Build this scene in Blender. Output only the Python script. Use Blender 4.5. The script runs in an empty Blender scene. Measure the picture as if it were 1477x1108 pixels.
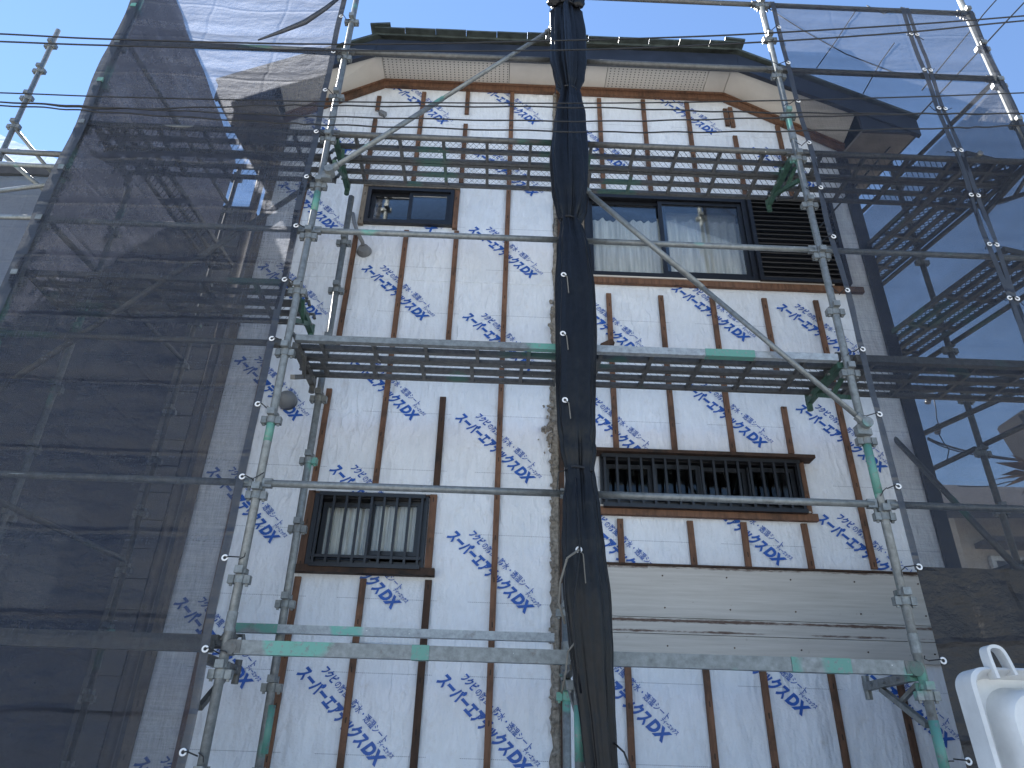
import bpy, bmesh, math, random
from mathutils import Vector, Matrix, noise
R = math.radians
random.seed(7)
scene = bpy.context.scene
COL = scene.collection

# ------------------------------------------------------------------ camera
IMW, IMH, FPX = 1477.0, 1108.0, 1020.07
PITCH, YAW, ROLL = 0.50100606, 0.01468798, 0.02923028
CAMP = Vector((0.0, -5.04, 1.5))
_f = Vector((math.sin(YAW)*math.cos(PITCH), math.cos(YAW)*math.cos(PITCH), math.sin(PITCH)))
_r = Vector((math.cos(YAW), -math.sin(YAW), 0)); _u = _r.cross(_f)
CR = math.cos(ROLL)*_r + math.sin(ROLL)*_u
CU = -math.sin(ROLL)*_r + math.cos(ROLL)*_u
cam = bpy.data.cameras.new('camera'); cam.sensor_width = 36; cam.lens = FPX/IMW*36
cam.clip_start = 0.05; cam.clip_end = 3000
cob = bpy.data.objects.new('camera', cam); COL.objects.link(cob)
M3 = Matrix((CR, CU, -_f)).transposed()
cob.matrix_world = Matrix.Translation(CAMP) @ M3.to_4x4()
scene.camera = cob

# ------------------------------------------------------------------ light
SUN_EL, SUN_AZ = R(50.5), R(-40.4)          # azimuth from +y towards +x
sd = Vector((math.sin(SUN_AZ)*math.cos(SUN_EL), math.cos(SUN_AZ)*math.cos(SUN_EL), math.sin(SUN_EL)))
w = bpy.data.worlds.new('World'); scene.world = w; w.use_nodes = True
nt = w.node_tree; bg = nt.nodes['Background']
sky = nt.nodes.new('ShaderNodeTexSky'); sky.sky_type = 'NISHITA'; sky.sun_disc = False
sky.sun_elevation = SUN_EL; sky.sun_rotation = SUN_AZ
sky.air_density = 1.0; sky.dust_density = 0.0; sky.ozone_density = 4.0
nt.links.new(sky.outputs[0], bg.inputs[0]); bg.inputs[1].default_value = 0.065
sl = bpy.data.lights.new('sun', 'SUN'); sl.energy = 5.0; sl.angle = R(0.5); sl.color = (1, .97, .92)
so = bpy.data.objects.new('sun', sl); COL.objects.link(so); so.location = sd*60
so.rotation_euler = sd.to_track_quat('Z', 'Y').to_euler()
scene.view_settings.view_transform = 'Standard'; scene.view_settings.look = 'None'
scene.view_settings.exposure = 2.06; scene.view_settings.gamma = 1
scene.cycles.transparent_max_bounces = 24; scene.cycles.max_bounces = 8
scene.cycles.use_denoising = True

# ------------------------------------------------------------------ pixel helpers
def ray(x, y): return _f + (x-IMW/2)/FPX*CR - (y-IMH/2)/FPX*CU
def at(x, y, Y=0.0):
    d = ray(x, y); t = (Y-CAMP.y)/d.y
    return CAMP + d*t
def pix(p):
    v = Vector(p)-CAMP; z = v.dot(_f)
    return IMW/2+FPX*v.dot(CR)/z, IMH/2-FPX*v.dot(CU)/z
def zpix(X, py, Y=0.0):
    lo, hi = -3.0, 14.0
    for _ in range(50):
        m = (lo+hi)/2
        if pix((X, Y, m))[1] > py: lo = m
        else: hi = m
    return (lo+hi)/2

# ------------------------------------------------------------------ materials
def new_mat(name):
    m = bpy.data.materials.new(name); m.use_nodes = True
    n = m.node_tree; return m, n, n.nodes['Principled BSDF']
def nd(n, t, **kw):
    x = n.nodes.new(t)
    for k, v in kw.items():
        if k in x.inputs: x.inputs[k].default_value = v
        else: setattr(x, k, v)
    return x
def pos(n, scale=(1, 1, 1)):
    g = nd(n, 'ShaderNodeNewGeometry'); mp = nd(n, 'ShaderNodeMapping'); mp.inputs['Scale'].default_value = scale
    oi = nd(n, 'ShaderNodeObjectInfo'); n.links.new(g.outputs['Position'], mp.inputs['Vector'])
    return mp.outputs[0]
def noi(n, vec, scale=5, detail=4, rough=.6, w=None):
    t = nd(n, 'ShaderNodeTexNoise'); t.inputs['Scale'].default_value = scale
    t.inputs['Detail'].default_value = detail; t.inputs['Roughness'].default_value = rough
    n.links.new(vec, t.inputs['Vector']); return t.outputs[0]
def ramp(n, fac, stops):
    r = nd(n, 'ShaderNodeValToRGB'); e = r.color_ramp.elements
    while len(e) < len(stops): e.new(.5)
    for k, (p, c) in zip(e, stops): k.position = p; k.color = (*c, 1) if len(c) == 3 else c
    n.links.new(fac, r.inputs[0]); return r.outputs[0]
def mix(n, fac, a, b, mode='MIX'):
    x = nd(n, 'ShaderNodeMix'); x.data_type = 'RGBA'; x.blend_type = mode
    for s, v in ((0, fac), (6, a), (7, b)):
        if hasattr(v, 'links'): n.links.new(v, x.inputs[s])
        else: x.inputs[s].default_value = v if s == 0 else (*v, 1)
    return x.outputs[2]
def math_(n, op, a, b=0.0):
    x = nd(n, 'ShaderNodeMath'); x.operation = op
    for s, v in ((0, a), (1, b)):
        if hasattr(v, 'links'): n.links.new(v, x.inputs[s])
        else: x.inputs[s].default_value = v
    return x.outputs[0]
def bump(n, bs, h, strength=.3, dist=.01):
    b = nd(n, 'ShaderNodeBump'); b.inputs['Strength'].default_value = strength; b.inputs['Distance'].default_value = dist
    n.links.new(h, b.inputs['Height']); n.links.new(b.outputs[0], bs.inputs['Normal'])
def setc(n, bs, col):
    if hasattr(col, 'links'): n.links.new(col, bs.inputs['Base Color'])
    else: bs.inputs['Base Color'].default_value = (*col, 1)
MAT = {}
def simple(name, col, rough=.6, metal=0, var=.25, scale=6, stretch=(1, 1, 1), bmp=0, bd=.004):
    m, n, b = new_mat(name); v = pos(n, stretch)
    f = noi(n, v, scale, 5)
    c = ramp(n, f, [(.3, tuple(x*(1-var) for x in col)), (.7, tuple(min(1, x*(1+var)) for x in col))])
    setc(n, b, c); b.inputs['Roughness'].default_value = rough; b.inputs['Metallic'].default_value = metal
    if bmp: bump(n, b, noi(n, v, scale*6, 4), bmp, bd)
    MAT[name] = m; return m

# white house wrap with dashed lap lines
m, n, b = new_mat('wrap'); v = pos(n); vs = pos(n, (1, 1, .25))
d1 = noi(n, v, 2.2, 5, .65); d2 = noi(n, vs, 30, 4, .7); d3 = noi(n, v, 9, 6, .75)
c = ramp(n, d1, [(.25, (.65, .68, .72)), (.62, (.765, .80, .855))])
c = mix(n, ramp(n, d2, [(.35, (.0,)*3), (.75, (.30,)*3)]), c, (.56, .57, .59))
c = mix(n, ramp(n, d3, [(.56, (.0,)*3), (.78, (.45,)*3)]), c, (.50, .46, .41))
sx = nd(n, 'ShaderNodeSeparateXYZ'); n.links.new(v, sx.inputs[0])
zz = math_(n, 'ADD', sx.outputs[2], math_(n, 'MULTIPLY', sx.outputs[0], .004))
zm = math_(n, 'MODULO', math_(n, 'SUBTRACT', zz, .12), .48)
ln = math_(n, 'LESS_THAN', zm, .0040)
dash = math_(n, 'LESS_THAN', math_(n, 'MODULO', math_(n, 'ADD', sx.outputs[0], 10), .013), .009)
gap = math_(n, 'LESS_THAN', math_(n, 'MODULO', math_(n, 'ADD', sx.outputs[0], 10.2), .91), .70)
c = mix(n, math_(n, 'MULTIPLY', math_(n, 'MULTIPLY', ln, dash), math_(n, 'MULTIPLY', gap, .75)), c, (.16, .18, .24))
setc(n, b, c); b.inputs['Roughness'].default_value = .55
wv = nd(n, 'ShaderNodeMapping'); wv.inputs['Scale'].default_value = (1.5, 1, .55); wv.inputs['Rotation'].default_value = (0, .25, 0)
n.links.new(v, wv.inputs['Vector'])
rg = math_(n, 'ABSOLUTE', math_(n, 'SUBTRACT', noi(n, wv.outputs[0], 6.5, 2, .5), .5))
rg = math_(n, 'MULTIPLY', math_(n, 'POWER', math_(n, 'SUBTRACT', 1.0, math_(n, 'MULTIPLY', rg, 2.0)), 9.0), math_(n, 'MULTIPLY', ramp(n, noi(n, v, 1.1, 2), [(.42, (0.02,)*3), (.68, (.6,)*3)]), .45))
hh = math_(n, 'ADD', math_(n, 'ADD', rg, math_(n, 'MULTIPLY', noi(n, wv.outputs[0], 4.0, 3, .5), 2.4)), math_(n, 'MULTIPLY', noi(n, v, 60, 3), .18))
bump(n, b, hh, .8, .035); MAT['wrap'] = m

simple('ink', (.014, .090, .38), .5, var=.2, scale=30)

def wood(name, col, dark):
    m, n, b = new_mat(name); v = pos(n, (1, 1, .12))
    g = noi(n, v, 45, 5, .7); s = noi(n, pos(n), 4, 5, .7)
    oi = nd(n, 'ShaderNodeObjectInfo')
    c = ramp(n, g, [(.3, tuple(x*.55 for x in col)), (.7, tuple(x*1.3 for x in col))])
    c = mix(n, ramp(n, s, [(.50, (0,)*3), (.68, (.9,)*3)]), c, dark)
    tc = nd(n, 'ShaderNodeTexCoord'); so_ = nd(n, 'ShaderNodeSeparateXYZ'); n.links.new(tc.outputs['Object'], so_.inputs[0])
    zk = math_(n, 'MODULO', math_(n, 'ADD', so_.outputs[2], math_(n, 'MULTIPLY', oi.outputs['Random'], .3)), .303)
    ax = math_(n, 'ABSOLUTE', math_(n, 'ADD', so_.outputs[0], math_(n, 'MULTIPLY', math_(n, 'SUBTRACT', s, .5), .03)))
    nail = math_(n, 'MULTIPLY', math_(n, 'LESS_THAN', ax, .0042), math_(n, 'LESS_THAN', zk, .034))
    c = mix(n, math_(n, 'MULTIPLY', nail, .85), c, (.012, .008, .006))
    k = math_(n, 'ADD', .65, math_(n, 'MULTIPLY', oi.outputs['Random'], .6))
    c = mix(n, 1.0, c, mix(n, k, (0, 0, 0), (1, 1, 1)), 'MULTIPLY')
    setc(n, b, c); b.inputs['Roughness'].default_value = .8; bump(n, b, g, .4, .003); MAT[name] = m
wood('batten', (.165, .083, .048), (.050, .030, .020))
wood('oldwood', (.075, .038, .022), (.012, .009, .008))
wood('greywood', (.20, .16, .12), (.05, .04, .03))

simple('blackalu', (.013, .014, .018), .38, var=.3, scale=20)
simple('shutter', (.016, .018, .023), .45, var=.3, scale=14)
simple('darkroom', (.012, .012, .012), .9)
m, n, b = new_mat('curtain'); v = pos(n, (1, 1, .15))
wvt = noi(n, pos(n, (1, 1, .1)), 22, 3)
setc(n, b, ramp(n, wvt, [(.3, (.55, .54, .52)), (.7, (.85, .84, .82))])); b.inputs['Roughness'].default_value = .9
b.inputs['Transmission Weight'].default_value = 0; MAT['curtain'] = m
# thin window glass
m, n, b = new_mat('glass'); n.nodes.remove(b)
fr = nd(n, 'ShaderNodeFresnel'); fr.inputs[0].default_value = 1.45
tr = nd(n, 'ShaderNodeBsdfTransparent'); tr.inputs[0].default_value = (.93, .95, .95, 1)
gl = nd(n, 'ShaderNodeBsdfGlossy'); gl.inputs['Roughness'].default_value = .03
mx = nd(n, 'ShaderNodeMixShader'); n.links.new(math_(n, 'MULTIPLY', fr.outputs[0], .8), mx.inputs[0])
n.links.new(tr.outputs[0], mx.inputs[1]); n.links.new(gl.outputs[0], mx.inputs[2])
n.links.new(mx.outputs[0], n.nodes['Material Output'].inputs[0]); MAT['glass'] = m

# galvanised pipe with patches of green paint, rust and white splashes
def galv(name, base, green, amount):
    m, n, b = new_mat(name); v = pos(n)
    f = noi(n, v, 28, 6, .7); c = ramp(n, f, [(.3, tuple(x*.62 for x in base)), (.7, tuple(x*1.25 for x in base))])
    g = noi(n, v, 1.7, 2, .5); g2 = noi(n, v, 40, 5, .7)
    gm = math_(n, 'MULTIPLY', ramp(n, g, [(1-amount-.01, (0,)*3), (1-amount+.02, (1,)*3)]), ramp(n, g2, [(.36, (0,)*3), (.46, (1,)*3)]))
    c = mix(n, gm, c, green)
    ru = noi(n, v, 11, 6, .75); c = mix(n, ramp(n, ru, [(.60, (0,)*3), (.75, (.65,)*3)]), c, (.11, .07, .045))
    sp = noi(n, v, 17, 3, .6); wm = ramp(n, sp, [(.735, (0,)*3), (.75, (.9,)*3)])
    c = mix(n, wm, c, (.70, .69, .66))
    setc(n, b, c); b.inputs['Roughness'].default_value = .48
    n.links.new(math_(n, 'MULTIPLY', math_(n, 'SUBTRACT', 1, gm), .35), b.inputs['Metallic'])
    bump(n, b, f, .25, .002); MAT[name] = m
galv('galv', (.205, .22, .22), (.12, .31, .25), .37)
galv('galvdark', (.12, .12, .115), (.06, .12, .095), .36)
galv('brightgalv', (.34, .365, .38), (.16, .42, .34), .34)
galv('tealpaint', (.22, .235, .235), (.10, .26, .21), .60)
simple('greenpaint', (.040, .095, .070), .5, var=.4, scale=18)
simple('rope', (.16, .15, .13), .9); simple('cablemat', (.012, .012, .013), .55)
simple('eyelet', (.75, .75, .75), .4, var=.05)

# scaffold mesh cloth: very fine net, part of the light passes between the threads
def netting(name, thread, trans, alpha, wr=.5, gs=.05):
    m, n, b = new_mat(name); n.nodes.remove(b); v = pos(n)
    tp = nd(n, 'ShaderNodeBsdfTransparent')
    df = nd(n, 'ShaderNodeBsdfDiffuse'); df.inputs[0].default_value = (*thread, 1)
    tl = nd(n, 'ShaderNodeBsdfTranslucent'); tl.inputs[0].default_value = (*trans, 1)
    gl = nd(n, 'ShaderNodeBsdfGlossy'); gl.inputs['Roughness'].default_value = .42; gl.inputs[0].default_value = (gs, gs, gs, 1)
    a1 = nd(n, 'ShaderNodeAddShader'); a2 = nd(n, 'ShaderNodeAddShader')
    n.links.new(df.outputs[0], a1.inputs[0]); n.links.new(tl.outputs[0], a1.inputs[1])
    n.links.new(a1.outputs[0], a2.inputs[0]); n.links.new(gl.outputs[0], a2.inputs[1])
    bp = nd(n, 'ShaderNodeBump'); bp.inputs['Strength'].default_value = wr; bp.inputs['Distance'].default_value = .02
    sxx = nd(n, 'ShaderNodeSeparateXYZ'); n.links.new(v, sxx.inputs[0])
    wob = math_(n, 'MULTIPLY', noi(n, v, 1.6, 3), .10)
    def crease(sock, per, off):
        mm = math_(n, 'MODULO', math_(n, 'ADD', math_(n, 'ADD', sock, wob), 20+off), per)
        dd = math_(n, 'ABSOLUTE', math_(n, 'SUBTRACT', mm, per/2)); kk = math_(n, 'SUBTRACT', 1.0, math_(n, 'DIVIDE', dd, .022)); kk.node.use_clamp = True
        return kk
    cr_ = math_(n, 'ADD', crease(sxx.outputs[2], .46, .1), crease(sxx.outputs[0], .60, .25))
    hgt = math_(n, 'ADD', math_(n, 'MULTIPLY', noi(n, pos(n, (1, 1, 1.6)), 5, 6, .62), 2.2), math_(n, 'MULTIPLY', cr_, .55))
    n.links.new(hgt, bp.inputs['Height'])
    for s in (df, tl, gl): n.links.new(bp.outputs[0], s.inputs['Normal'])
    lw = nd(n, 'ShaderNodeLayerWeight'); lw.inputs[0].default_value = .35
    wvz = noi(n, pos(n, (9, 9, 160)), 1.0, 2, .5); wvx = noi(n, pos(n, (160, 160, 8)), 1.0, 2, .5)
    nn = math_(n, 'MULTIPLY', math_(n, 'SUBTRACT', math_(n, 'ADD', wvz, wvx), 1.0), .20)
    al = math_(n, 'ADD', math_(n, 'ADD', alpha, nn), math_(n, 'MULTIPLY', lw.outputs['Facing'], .42))
    al.node.use_clamp = True
    mx = nd(n, 'ShaderNodeMixShader'); n.links.new(al, mx.inputs[0])
    n.links.new(tp.outputs[0], mx.inputs[1]); n.links.new(a2.outputs[0], mx.inputs[2])
    n.links.new(mx.outputs[0], n.nodes['Material Output'].inputs[0]); MAT[name] = m
netting('net', (.010, .0125, .021), (.125, .13, .145), .54, 1.0, .035)  # left sheets: translucent colour raised to paint in the glow towards the sun
netting('netr', (.011, .013, .020), (.045, .050, .062), .43, .6, .02)
netting('netdense', (.012, .013, .018), (.026, .028, .038), .82, .8, .03)
netting('netblack', (.020, .018, .018), (.012, .011, .011), .955, .8, .03)
netting('hem', (.030, .034, .044), (.02, .02, .02), .84)
netting('netpale', (.14, .16, .20), (.22, .25, .30), .50)
m, n, b = new_mat('blacksheet'); v = pos(n)
setc(n, b, ramp(n, noi(n, v, 25, 4), [(.3, (.0035, .004, .0052)), (.7, (.0075, .008, .0105))]))
b.inputs['Roughness'].default_value = .42; b.inputs['Specular IOR Level'].default_value = .3
bump(n, b, noi(n, pos(n, (1, 1, .45)), 16, 5, .6), .5, .02); MAT['blacksheet'] = m

# old siding left under the rail
m, n, b = new_mat('siding'); v = pos(n, (1, 1, 9)); v1 = pos(n)
g = noi(n, pos(n, (.6, 1, 14)), 3.0, 5, .65)
c = ramp(n, g, [(.3, (.42, .40, .365)), (.7, (.54, .52, .485))])
sx = nd(n, 'ShaderNodeSeparateXYZ'); n.links.new(v1, sx.inputs[0])
def band(z0, hw, fac):
    d = math_(n, 'ABSOLUTE', math_(n, 'SUBTRACT', sx.outputs[2], z0))
    k = math_(n, 'SUBTRACT', 1.0, math_(n, 'DIVIDE', d, hw)); k.node.use_clamp = True
    return math_(n, 'MULTIPLY', k, fac)
st = noi(n, pos(n, (4, 1, 18)), 4, 6, .8); st2 = noi(n, pos(n, (.8, 1, 2)), 2.1, 3, .6)
stain = math_(n, 'MULTIPLY', math_(n, 'ADD', math_(n, 'ADD', band(2.435, .028, 1.5), band(2.365, .025, math_(n, 'MULTIPLY', st2, 2.2))), band(2.80, .035, 1.2)), math_(n, 'MULTIPLY', st, st2))
c = mix(n, ramp(n, stain, [(.20, (0,)*3), (.34, (.95,)*3)]), c, (.085, .045, .03))
c = mix(n, ramp(n, noi(n, v1, 26, 4), [(.66, (0,)*3), (.74, (.4,)*3)]), c, (.20, .16, .12))
setc(n, b, c); b.inputs['Roughness'].default_value = .7; bump(n, b, g, .3, .004); MAT['siding'] = m

simple('soffit', (.62, .575, .51), .75, var=.10, scale=3, bmp=.1)
m, n, b = new_mat('soffithole'); v = pos(n); sx = nd(n, 'ShaderNodeSeparateXYZ'); n.links.new(v, sx.inputs[0])
px_ = math_(n, 'SUBTRACT', math_(n, 'MODULO', math_(n, 'ADD', sx.outputs[0], 10), .042), .021)
py_ = math_(n, 'SUBTRACT', math_(n, 'MODULO', math_(n, 'ADD', sx.outputs[1], 10), .030), .015)
d = math_(n, 'SQRT', math_(n, 'ADD', math_(n, 'MULTIPLY', px_, px_), math_(n, 'MULTIPLY', py_, py_)))
setc(n, b, mix(n, math_(n, 'LESS_THAN', d, .0068), (.60, .56, .50), (.10, .09, .08))); b.inputs['Roughness'].default_value = .75; MAT['soffithole'] = m
simple('eaveshade', (.21, .185, .16), .8, var=.15, scale=6); simple('fascia', (.018, .022, .034), .45, var=.35, scale=5)  # side-eave soffit is a darker soffit colour with its shade painted in
simple('rooftile', (.050, .062, .058), .55, var=.5, scale=12)
simple('mortar', (.30, .27, .23), .95, var=.5, scale=40, bmp=.8, bd=.02)
simple('pvc', (.17, .175, .18), .5, var=.2); simple('downpipe', (.10, .085, .075), .5)
simple('asphalt', (.16, .155, .15), .9, var=.25, scale=3, bmp=.4)
simple('concrete', (.38, .38, .375), .9, var=.2, scale=2, bmp=.3)
simple('gravel', (.26, .24, .21), .95, var=.5, scale=40, bmp=.8)
simple('whiteplastic', (.55, .565, .57), .45, var=.14, scale=9, bmp=.25, bd=.0015)
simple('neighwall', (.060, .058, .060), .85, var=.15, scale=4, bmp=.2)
simple('neighbeige', (.42, .38, .32), .85, var=.12, scale=4, bmp=.2)
simple('neighroof', (.045, .043, .043), .7, var=.3, scale=8)
simple('winpale', (.55, .57, .56), .25); simple('blindmat', (.42, .43, .43), .9, var=.08); simple('rubber', (.02, .02, .02), .7)
simple('dryleaf', (.20, .12, .06), .8, var=.5, scale=30); simple('leaf', (.05, .075, .025), .7, var=.4, scale=20)
simple('sidewall', (.30, .30, .30), .8); simple('insul', (.09, .085, .08), .4)

# ------------------------------------------------------------------ mesh helpers
class MB:
    def __init__(s): s.v, s.f = [], []
    def box(s, c, d, M=None):
        c = Vector(c); h = Vector(d)/2; o = len(s.v)
        for i in range(8):
            p = Vector(((1 if i & 1 else -1)*h.x, (1 if i & 2 else -1)*h.y, (1 if i & 4 else -1)*h.z))
            if M is not None: p = M @ p
            s.v.append(c+p)
        s.f += [tuple(o+k for k in q) for q in ((0, 2, 3, 1), (4, 5, 7, 6), (0, 1, 5, 4), (2, 6, 7, 3), (0, 4, 6, 2), (1, 3, 7, 5))]
        return s
    def span(s, a, b): # box from min to max
        a, b = Vector(a), Vector(b); return s.box((a+b)/2, b-a)
    def bar(s, a, b, wd, th, up=(0, 0, 1)):
        a, b = Vector(a), Vector(b); d = (b-a); L = d.length; x = d.normalized(); up = Vector(up)
        y = up.cross(x)
        if y.length < 1e-4: y = Vector((0, 1, 0)).cross(x)
        y.normalize(); z = x.cross(y)
        return s.box((a+b)/2, (L, wd, th), Matrix((x, y, z)).transposed())
    def tube(s, pts, r, n=12, cap=True):
        pts = [Vector(p) for p in pts]; o = len(s.v); prev = None
        for i, p in enumerate(pts):
            t = (pts[min(i+1, len(pts)-1)]-pts[max(i-1, 0)]).normalized()
            a = prev if prev is not None else (Vector((0, 0, 1)) if abs(t.z) < .9 else Vector((1, 0, 0)))
            x = (a-t*a.dot(t)).normalized(); prev = x; y = t.cross(x)
            rr = r[i] if isinstance(r, (list, tuple)) else r
            for k in range(n):
                q = 2*math.pi*k/n; s.v.append(p+(x*math.cos(q)+y*math.sin(q))*rr)
        for i in range(len(pts)-1):
            for k in range(n):
                s.f.append((o+i*n+k, o+i*n+(k+1) % n, o+(i+1)*n+(k+1) % n, o+(i+1)*n+k))
        if cap:
            s.f.append(tuple(o+k for k in reversed(range(n)))); e = o+(len(pts)-1)*n; s.f.append(tuple(e+k for k in range(n)))
        return s
    def quad(s, *p):
        o = len(s.v); s.v += [Vector(q) for q in p]; s.f.append(tuple(range(o, o+len(p)))); return s
    def prism(s, poly, y0, y1):   # polygon in xz, counted any way
        o = len(s.v); k = len(poly)
        s.v += [Vector((x, y0, z)) for x, z in poly]+[Vector((x, y1, z)) for x, z in poly]
        s.f.append(tuple(range(o, o+k))); s.f.append(tuple(reversed(range(o+k, o+2*k))))
        for i in range(k): s.f.append((o+i, o+k+i, o+k+(i+1) % k, o+(i+1) % k))
        return s
    def mesh(s, name, loc=(0, 0, 0), smooth=False):
        l = Vector(loc); me = bpy.data.meshes.new(name)
        me.from_pydata([tuple(p-l) for p in s.v], [], s.f)
        bm = bmesh.new(); bm.from_mesh(me); bmesh.ops.recalc_face_normals(bm, faces=bm.faces); bm.to_mesh(me); bm.free()
        if smooth:
            for p in me.polygons: p.use_smooth = len(p.vertices) == 4
        return me
def wloc(o):
    l = Vector(o.location)
    while o.parent: o = o.parent; l += o.location
    return l
def obj(name, mb, mat, parent=None, loc=None, smooth=False):
    """mb in world coordinates; the object sits at loc (default: centre of its bounds)"""
    if loc is None:
        xs = [p.x for p in mb.v]; ys = [p.y for p in mb.v]; zs = [p.z for p in mb.v]
        loc = Vector(((min(xs)+max(xs))/2, (min(ys)+max(ys))/2, min(zs)))
    loc = Vector(loc)
    me = mb.mesh(name, loc, smooth); me.materials.append(MAT[mat])
    o = bpy.data.objects.new(name, me); COL.objects.link(o)
    o.location = loc - (wloc(parent) if parent else Vector((0, 0, 0)))
    if parent: o.parent = parent
    return o
def inst(name, me, parent, wl, rotz=0, rot=None):
    o = bpy.data.objects.new(name, me); COL.objects.link(o)
    o.parent = parent; o.location = Vector(wl)-wloc(parent)
    o.rotation_euler = rot if rot else (0, 0, rotz); return o
def tag(o, label, cat, group=None):
    o['label'] = label; o['category'] = cat
    if group: o['group'] = group
    return o
def thing(name, label, cat, loc, group=None):
    o = bpy.data.objects.new(name, None); COL.objects.link(o); o.location = loc; o.empty_display_size = .2
    return tag(o, label, cat, group)
def structure(o): o['kind'] = 'structure'; return o
def stuff(o): o['kind'] = 'stuff'; return o

# ================================================================== ground
structure(obj('ground', MB().span((-150, -150, -.3), (150, 150, -.012)), 'gravel'))
structure(obj('road', MB().span((-120, -12.5, -.010), (120, -3.2, 0.0)), 'concrete'))
structure(obj('lot', MB().span((-3.6, -3.2, -.011), (4.5, 7.5, .02)), 'concrete'))

# ================================================================== house
XL, XR = -2.28, 3.34
ZT = 7.77; XTL, XTR = -1.34, 2.20; SLP = .60
DEP = 6.5
RD = Vector((-.225, .974, 0)); LD = Vector((.115, .993, 0))      # plan directions of the right and left side
def ztop(x):
    if x < XTL: return ZT-(XTL-x)*SLP
    if x > XTR: return ZT-(x-XTR)*SLP
    return ZT
house = thing('house', 'two storey house stripped to white printed house wrap and brown battens', 'house', (.5, 1.5, 0))
OPEN = [(-1.33, -.52, 5.87, 6.30), (.70, 3.05, 5.36, 6.33), (-1.345, -.515, 2.735, 3.26), (.76, 2.29, 3.245, 3.64)]
def in_open(x, z): return any(a < x < b_ and c_ < z < d_ for a, b_, c_, d_ in OPEN)

def clip_top(bm, lower=True):
    for nx, p in (((-SLP, 0, 1), (XTL, 0, ZT)), ((SLP, 0, 1), (XTR, 0, ZT)), ((0, 0, 1), (0, 0, ZT))):
        if nx[0] < 0: nrm = Vector((-SLP, 0, 1))
        g = bm.verts[:]+bm.edges[:]+bm.faces[:]
        bmesh.ops.bisect_plane(bm, geom=g, dist=1e-5, plane_co=p, plane_no=Vector(nx).normalized(), clear_outer=True)
strips = [(.35, 1.38), (1.34, 2.36), (2.32, 3.34), (3.30, 4.32), (4.28, 5.30), (5.26, 6.28), (6.24, 7.26), (7.22, 7.80)]
wraps = []
for k, (z0, z1) in enumerate(strips):
    xs = sorted({XL, XR, *[v for o in OPEN for v in o[:2]], *[XL+.5*i for i in range(1, 11)]})
    zs = sorted({z0, z1, *[v for o in OPEN for v in o[2:] if z0 < v < z1]})
    yy = -.0035*(k % 2)-.0005*k
    bm = bmesh.new(); cache = {}
    def vv(x, z):
        if (x, z) not in cache: cache[(x, z)] = bm.verts.new((x, yy, z))
        return cache[(x, z)]
    for a, b_ in zip(xs, xs[1:]):
        for c_, d_ in zip(zs, zs[1:]):
            if not in_open((a+b_)/2, (c_+d_)/2): bm.faces.new((vv(a, c_), vv(b_, c_), vv(b_, d_), vv(a, d_)))
    clip_top(bm)
    bm.normal_update()
    ext = bmesh.ops.extrude_face_region(bm, geom=bm.faces[:])
    for e in ext['geom']:
        if isinstance(e, bmesh.types.BMVert): e.co.y += .03
    bmesh.ops.recalc_face_normals(bm, faces=bm.faces)
    loc = Vector((.5, 0, z0)); bmesh.ops.translate(bm, verts=bm.verts, vec=-loc)
    me = bpy.data.meshes.new('house_wrap'); bm.to_mesh(me); bm.free(); me.materials.append(MAT['wrap'])
    o = bpy.data.objects.new('house_wrap', me); COL.objects.link(o); o.parent = house; o.location = loc-house.location
    wraps.append((z0, z1, o))

# ---- printed lettering on the wrap
def text_mesh(body, size, offset, shear, sp=1.0):
    cu = bpy.data.curves.new('lettering', 'FONT'); cu.body = body; cu.size = size; cu.offset = offset; cu.shear = shear
    cu.space_character = sp; cu.resolution_u = 3; cu.fill_mode = 'FRONT'
    o = bpy.data.objects.new('lettering', cu); COL.objects.link(o)
    dg = bpy.context.evaluated_depsgraph_get(); dg.update()
    me = bpy.data.meshes.new_from_object(o.evaluated_get(dg))
    bpy.data.objects.remove(o); bpy.data.curves.remove(cu); return me
def add_text(bm, body, size, offset, shear, u0, v0, length, rise=None):
    me = text_mesh(body, size, offset, shear)
    if not me.vertices: return
    x0 = min(p.co.x for p in me.vertices); x1 = max(p.co.x for p in me.vertices)
    s = length/(x1-x0)
    vs = [bm.verts.new(((p.co.x-x0)*s+u0, p.co.y+v0, 0)) for p in me.vertices]
    for p in me.polygons:
        try: bm.faces.new([vs[i] for i in p.vertices])
        except ValueError: pass
    bpy.data.meshes.remove(me)
tb = bmesh.new()
add_text(tb, 'スーパーエアテックス', .106, .0054, .30, .000, -.038, .636)
add_text(tb, 'DX', .106, .0062, .25, .642, -.034, .156)
add_text(tb, 'ディーエックス', .033, .0012, .25, .690, .060, .130)
add_text(tb, 'フクビ', .066, .0028, .30, .105, .083, .120)
add_text(tb, 'の防風・防水・透湿シート', .058, .0006, 0.0, .232, .085, .490)
bmesh.ops.remove_doubles(tb, verts=tb.verts, dist=1e-5)
ANG = R(-42.5)
tb.transform(Matrix.Rotation(ANG, 4, 'Z'))
tb.transform(Matrix(((1, 0, 0, 0), (0, 0, -1, 0), (0, 1, 0, 0), (0, 0, 0, 1))))      # into the xz plane
bmesh.ops.recalc_face_normals(tb, faces=tb.faces)
text_full = bpy.data.meshes.new('printed_lettering'); tb.to_mesh(text_full); tb.free(); text_full.materials.append(MAT['ink'])
starts = [(-2.15, z) for z in (1.53, 2.50, 3.46, 4.43, 5.39, 6.36, 7.33)]
starts += [(-1.24, z) for z in (2.08, 3.03, 3.51, 4.47, 5.41, 6.38, 7.79)]
starts += [(-.32, z) for z in (1.10, 2.06, 3.03, 3.98, 4.94, 5.90, 6.87, 7.84)]
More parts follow.
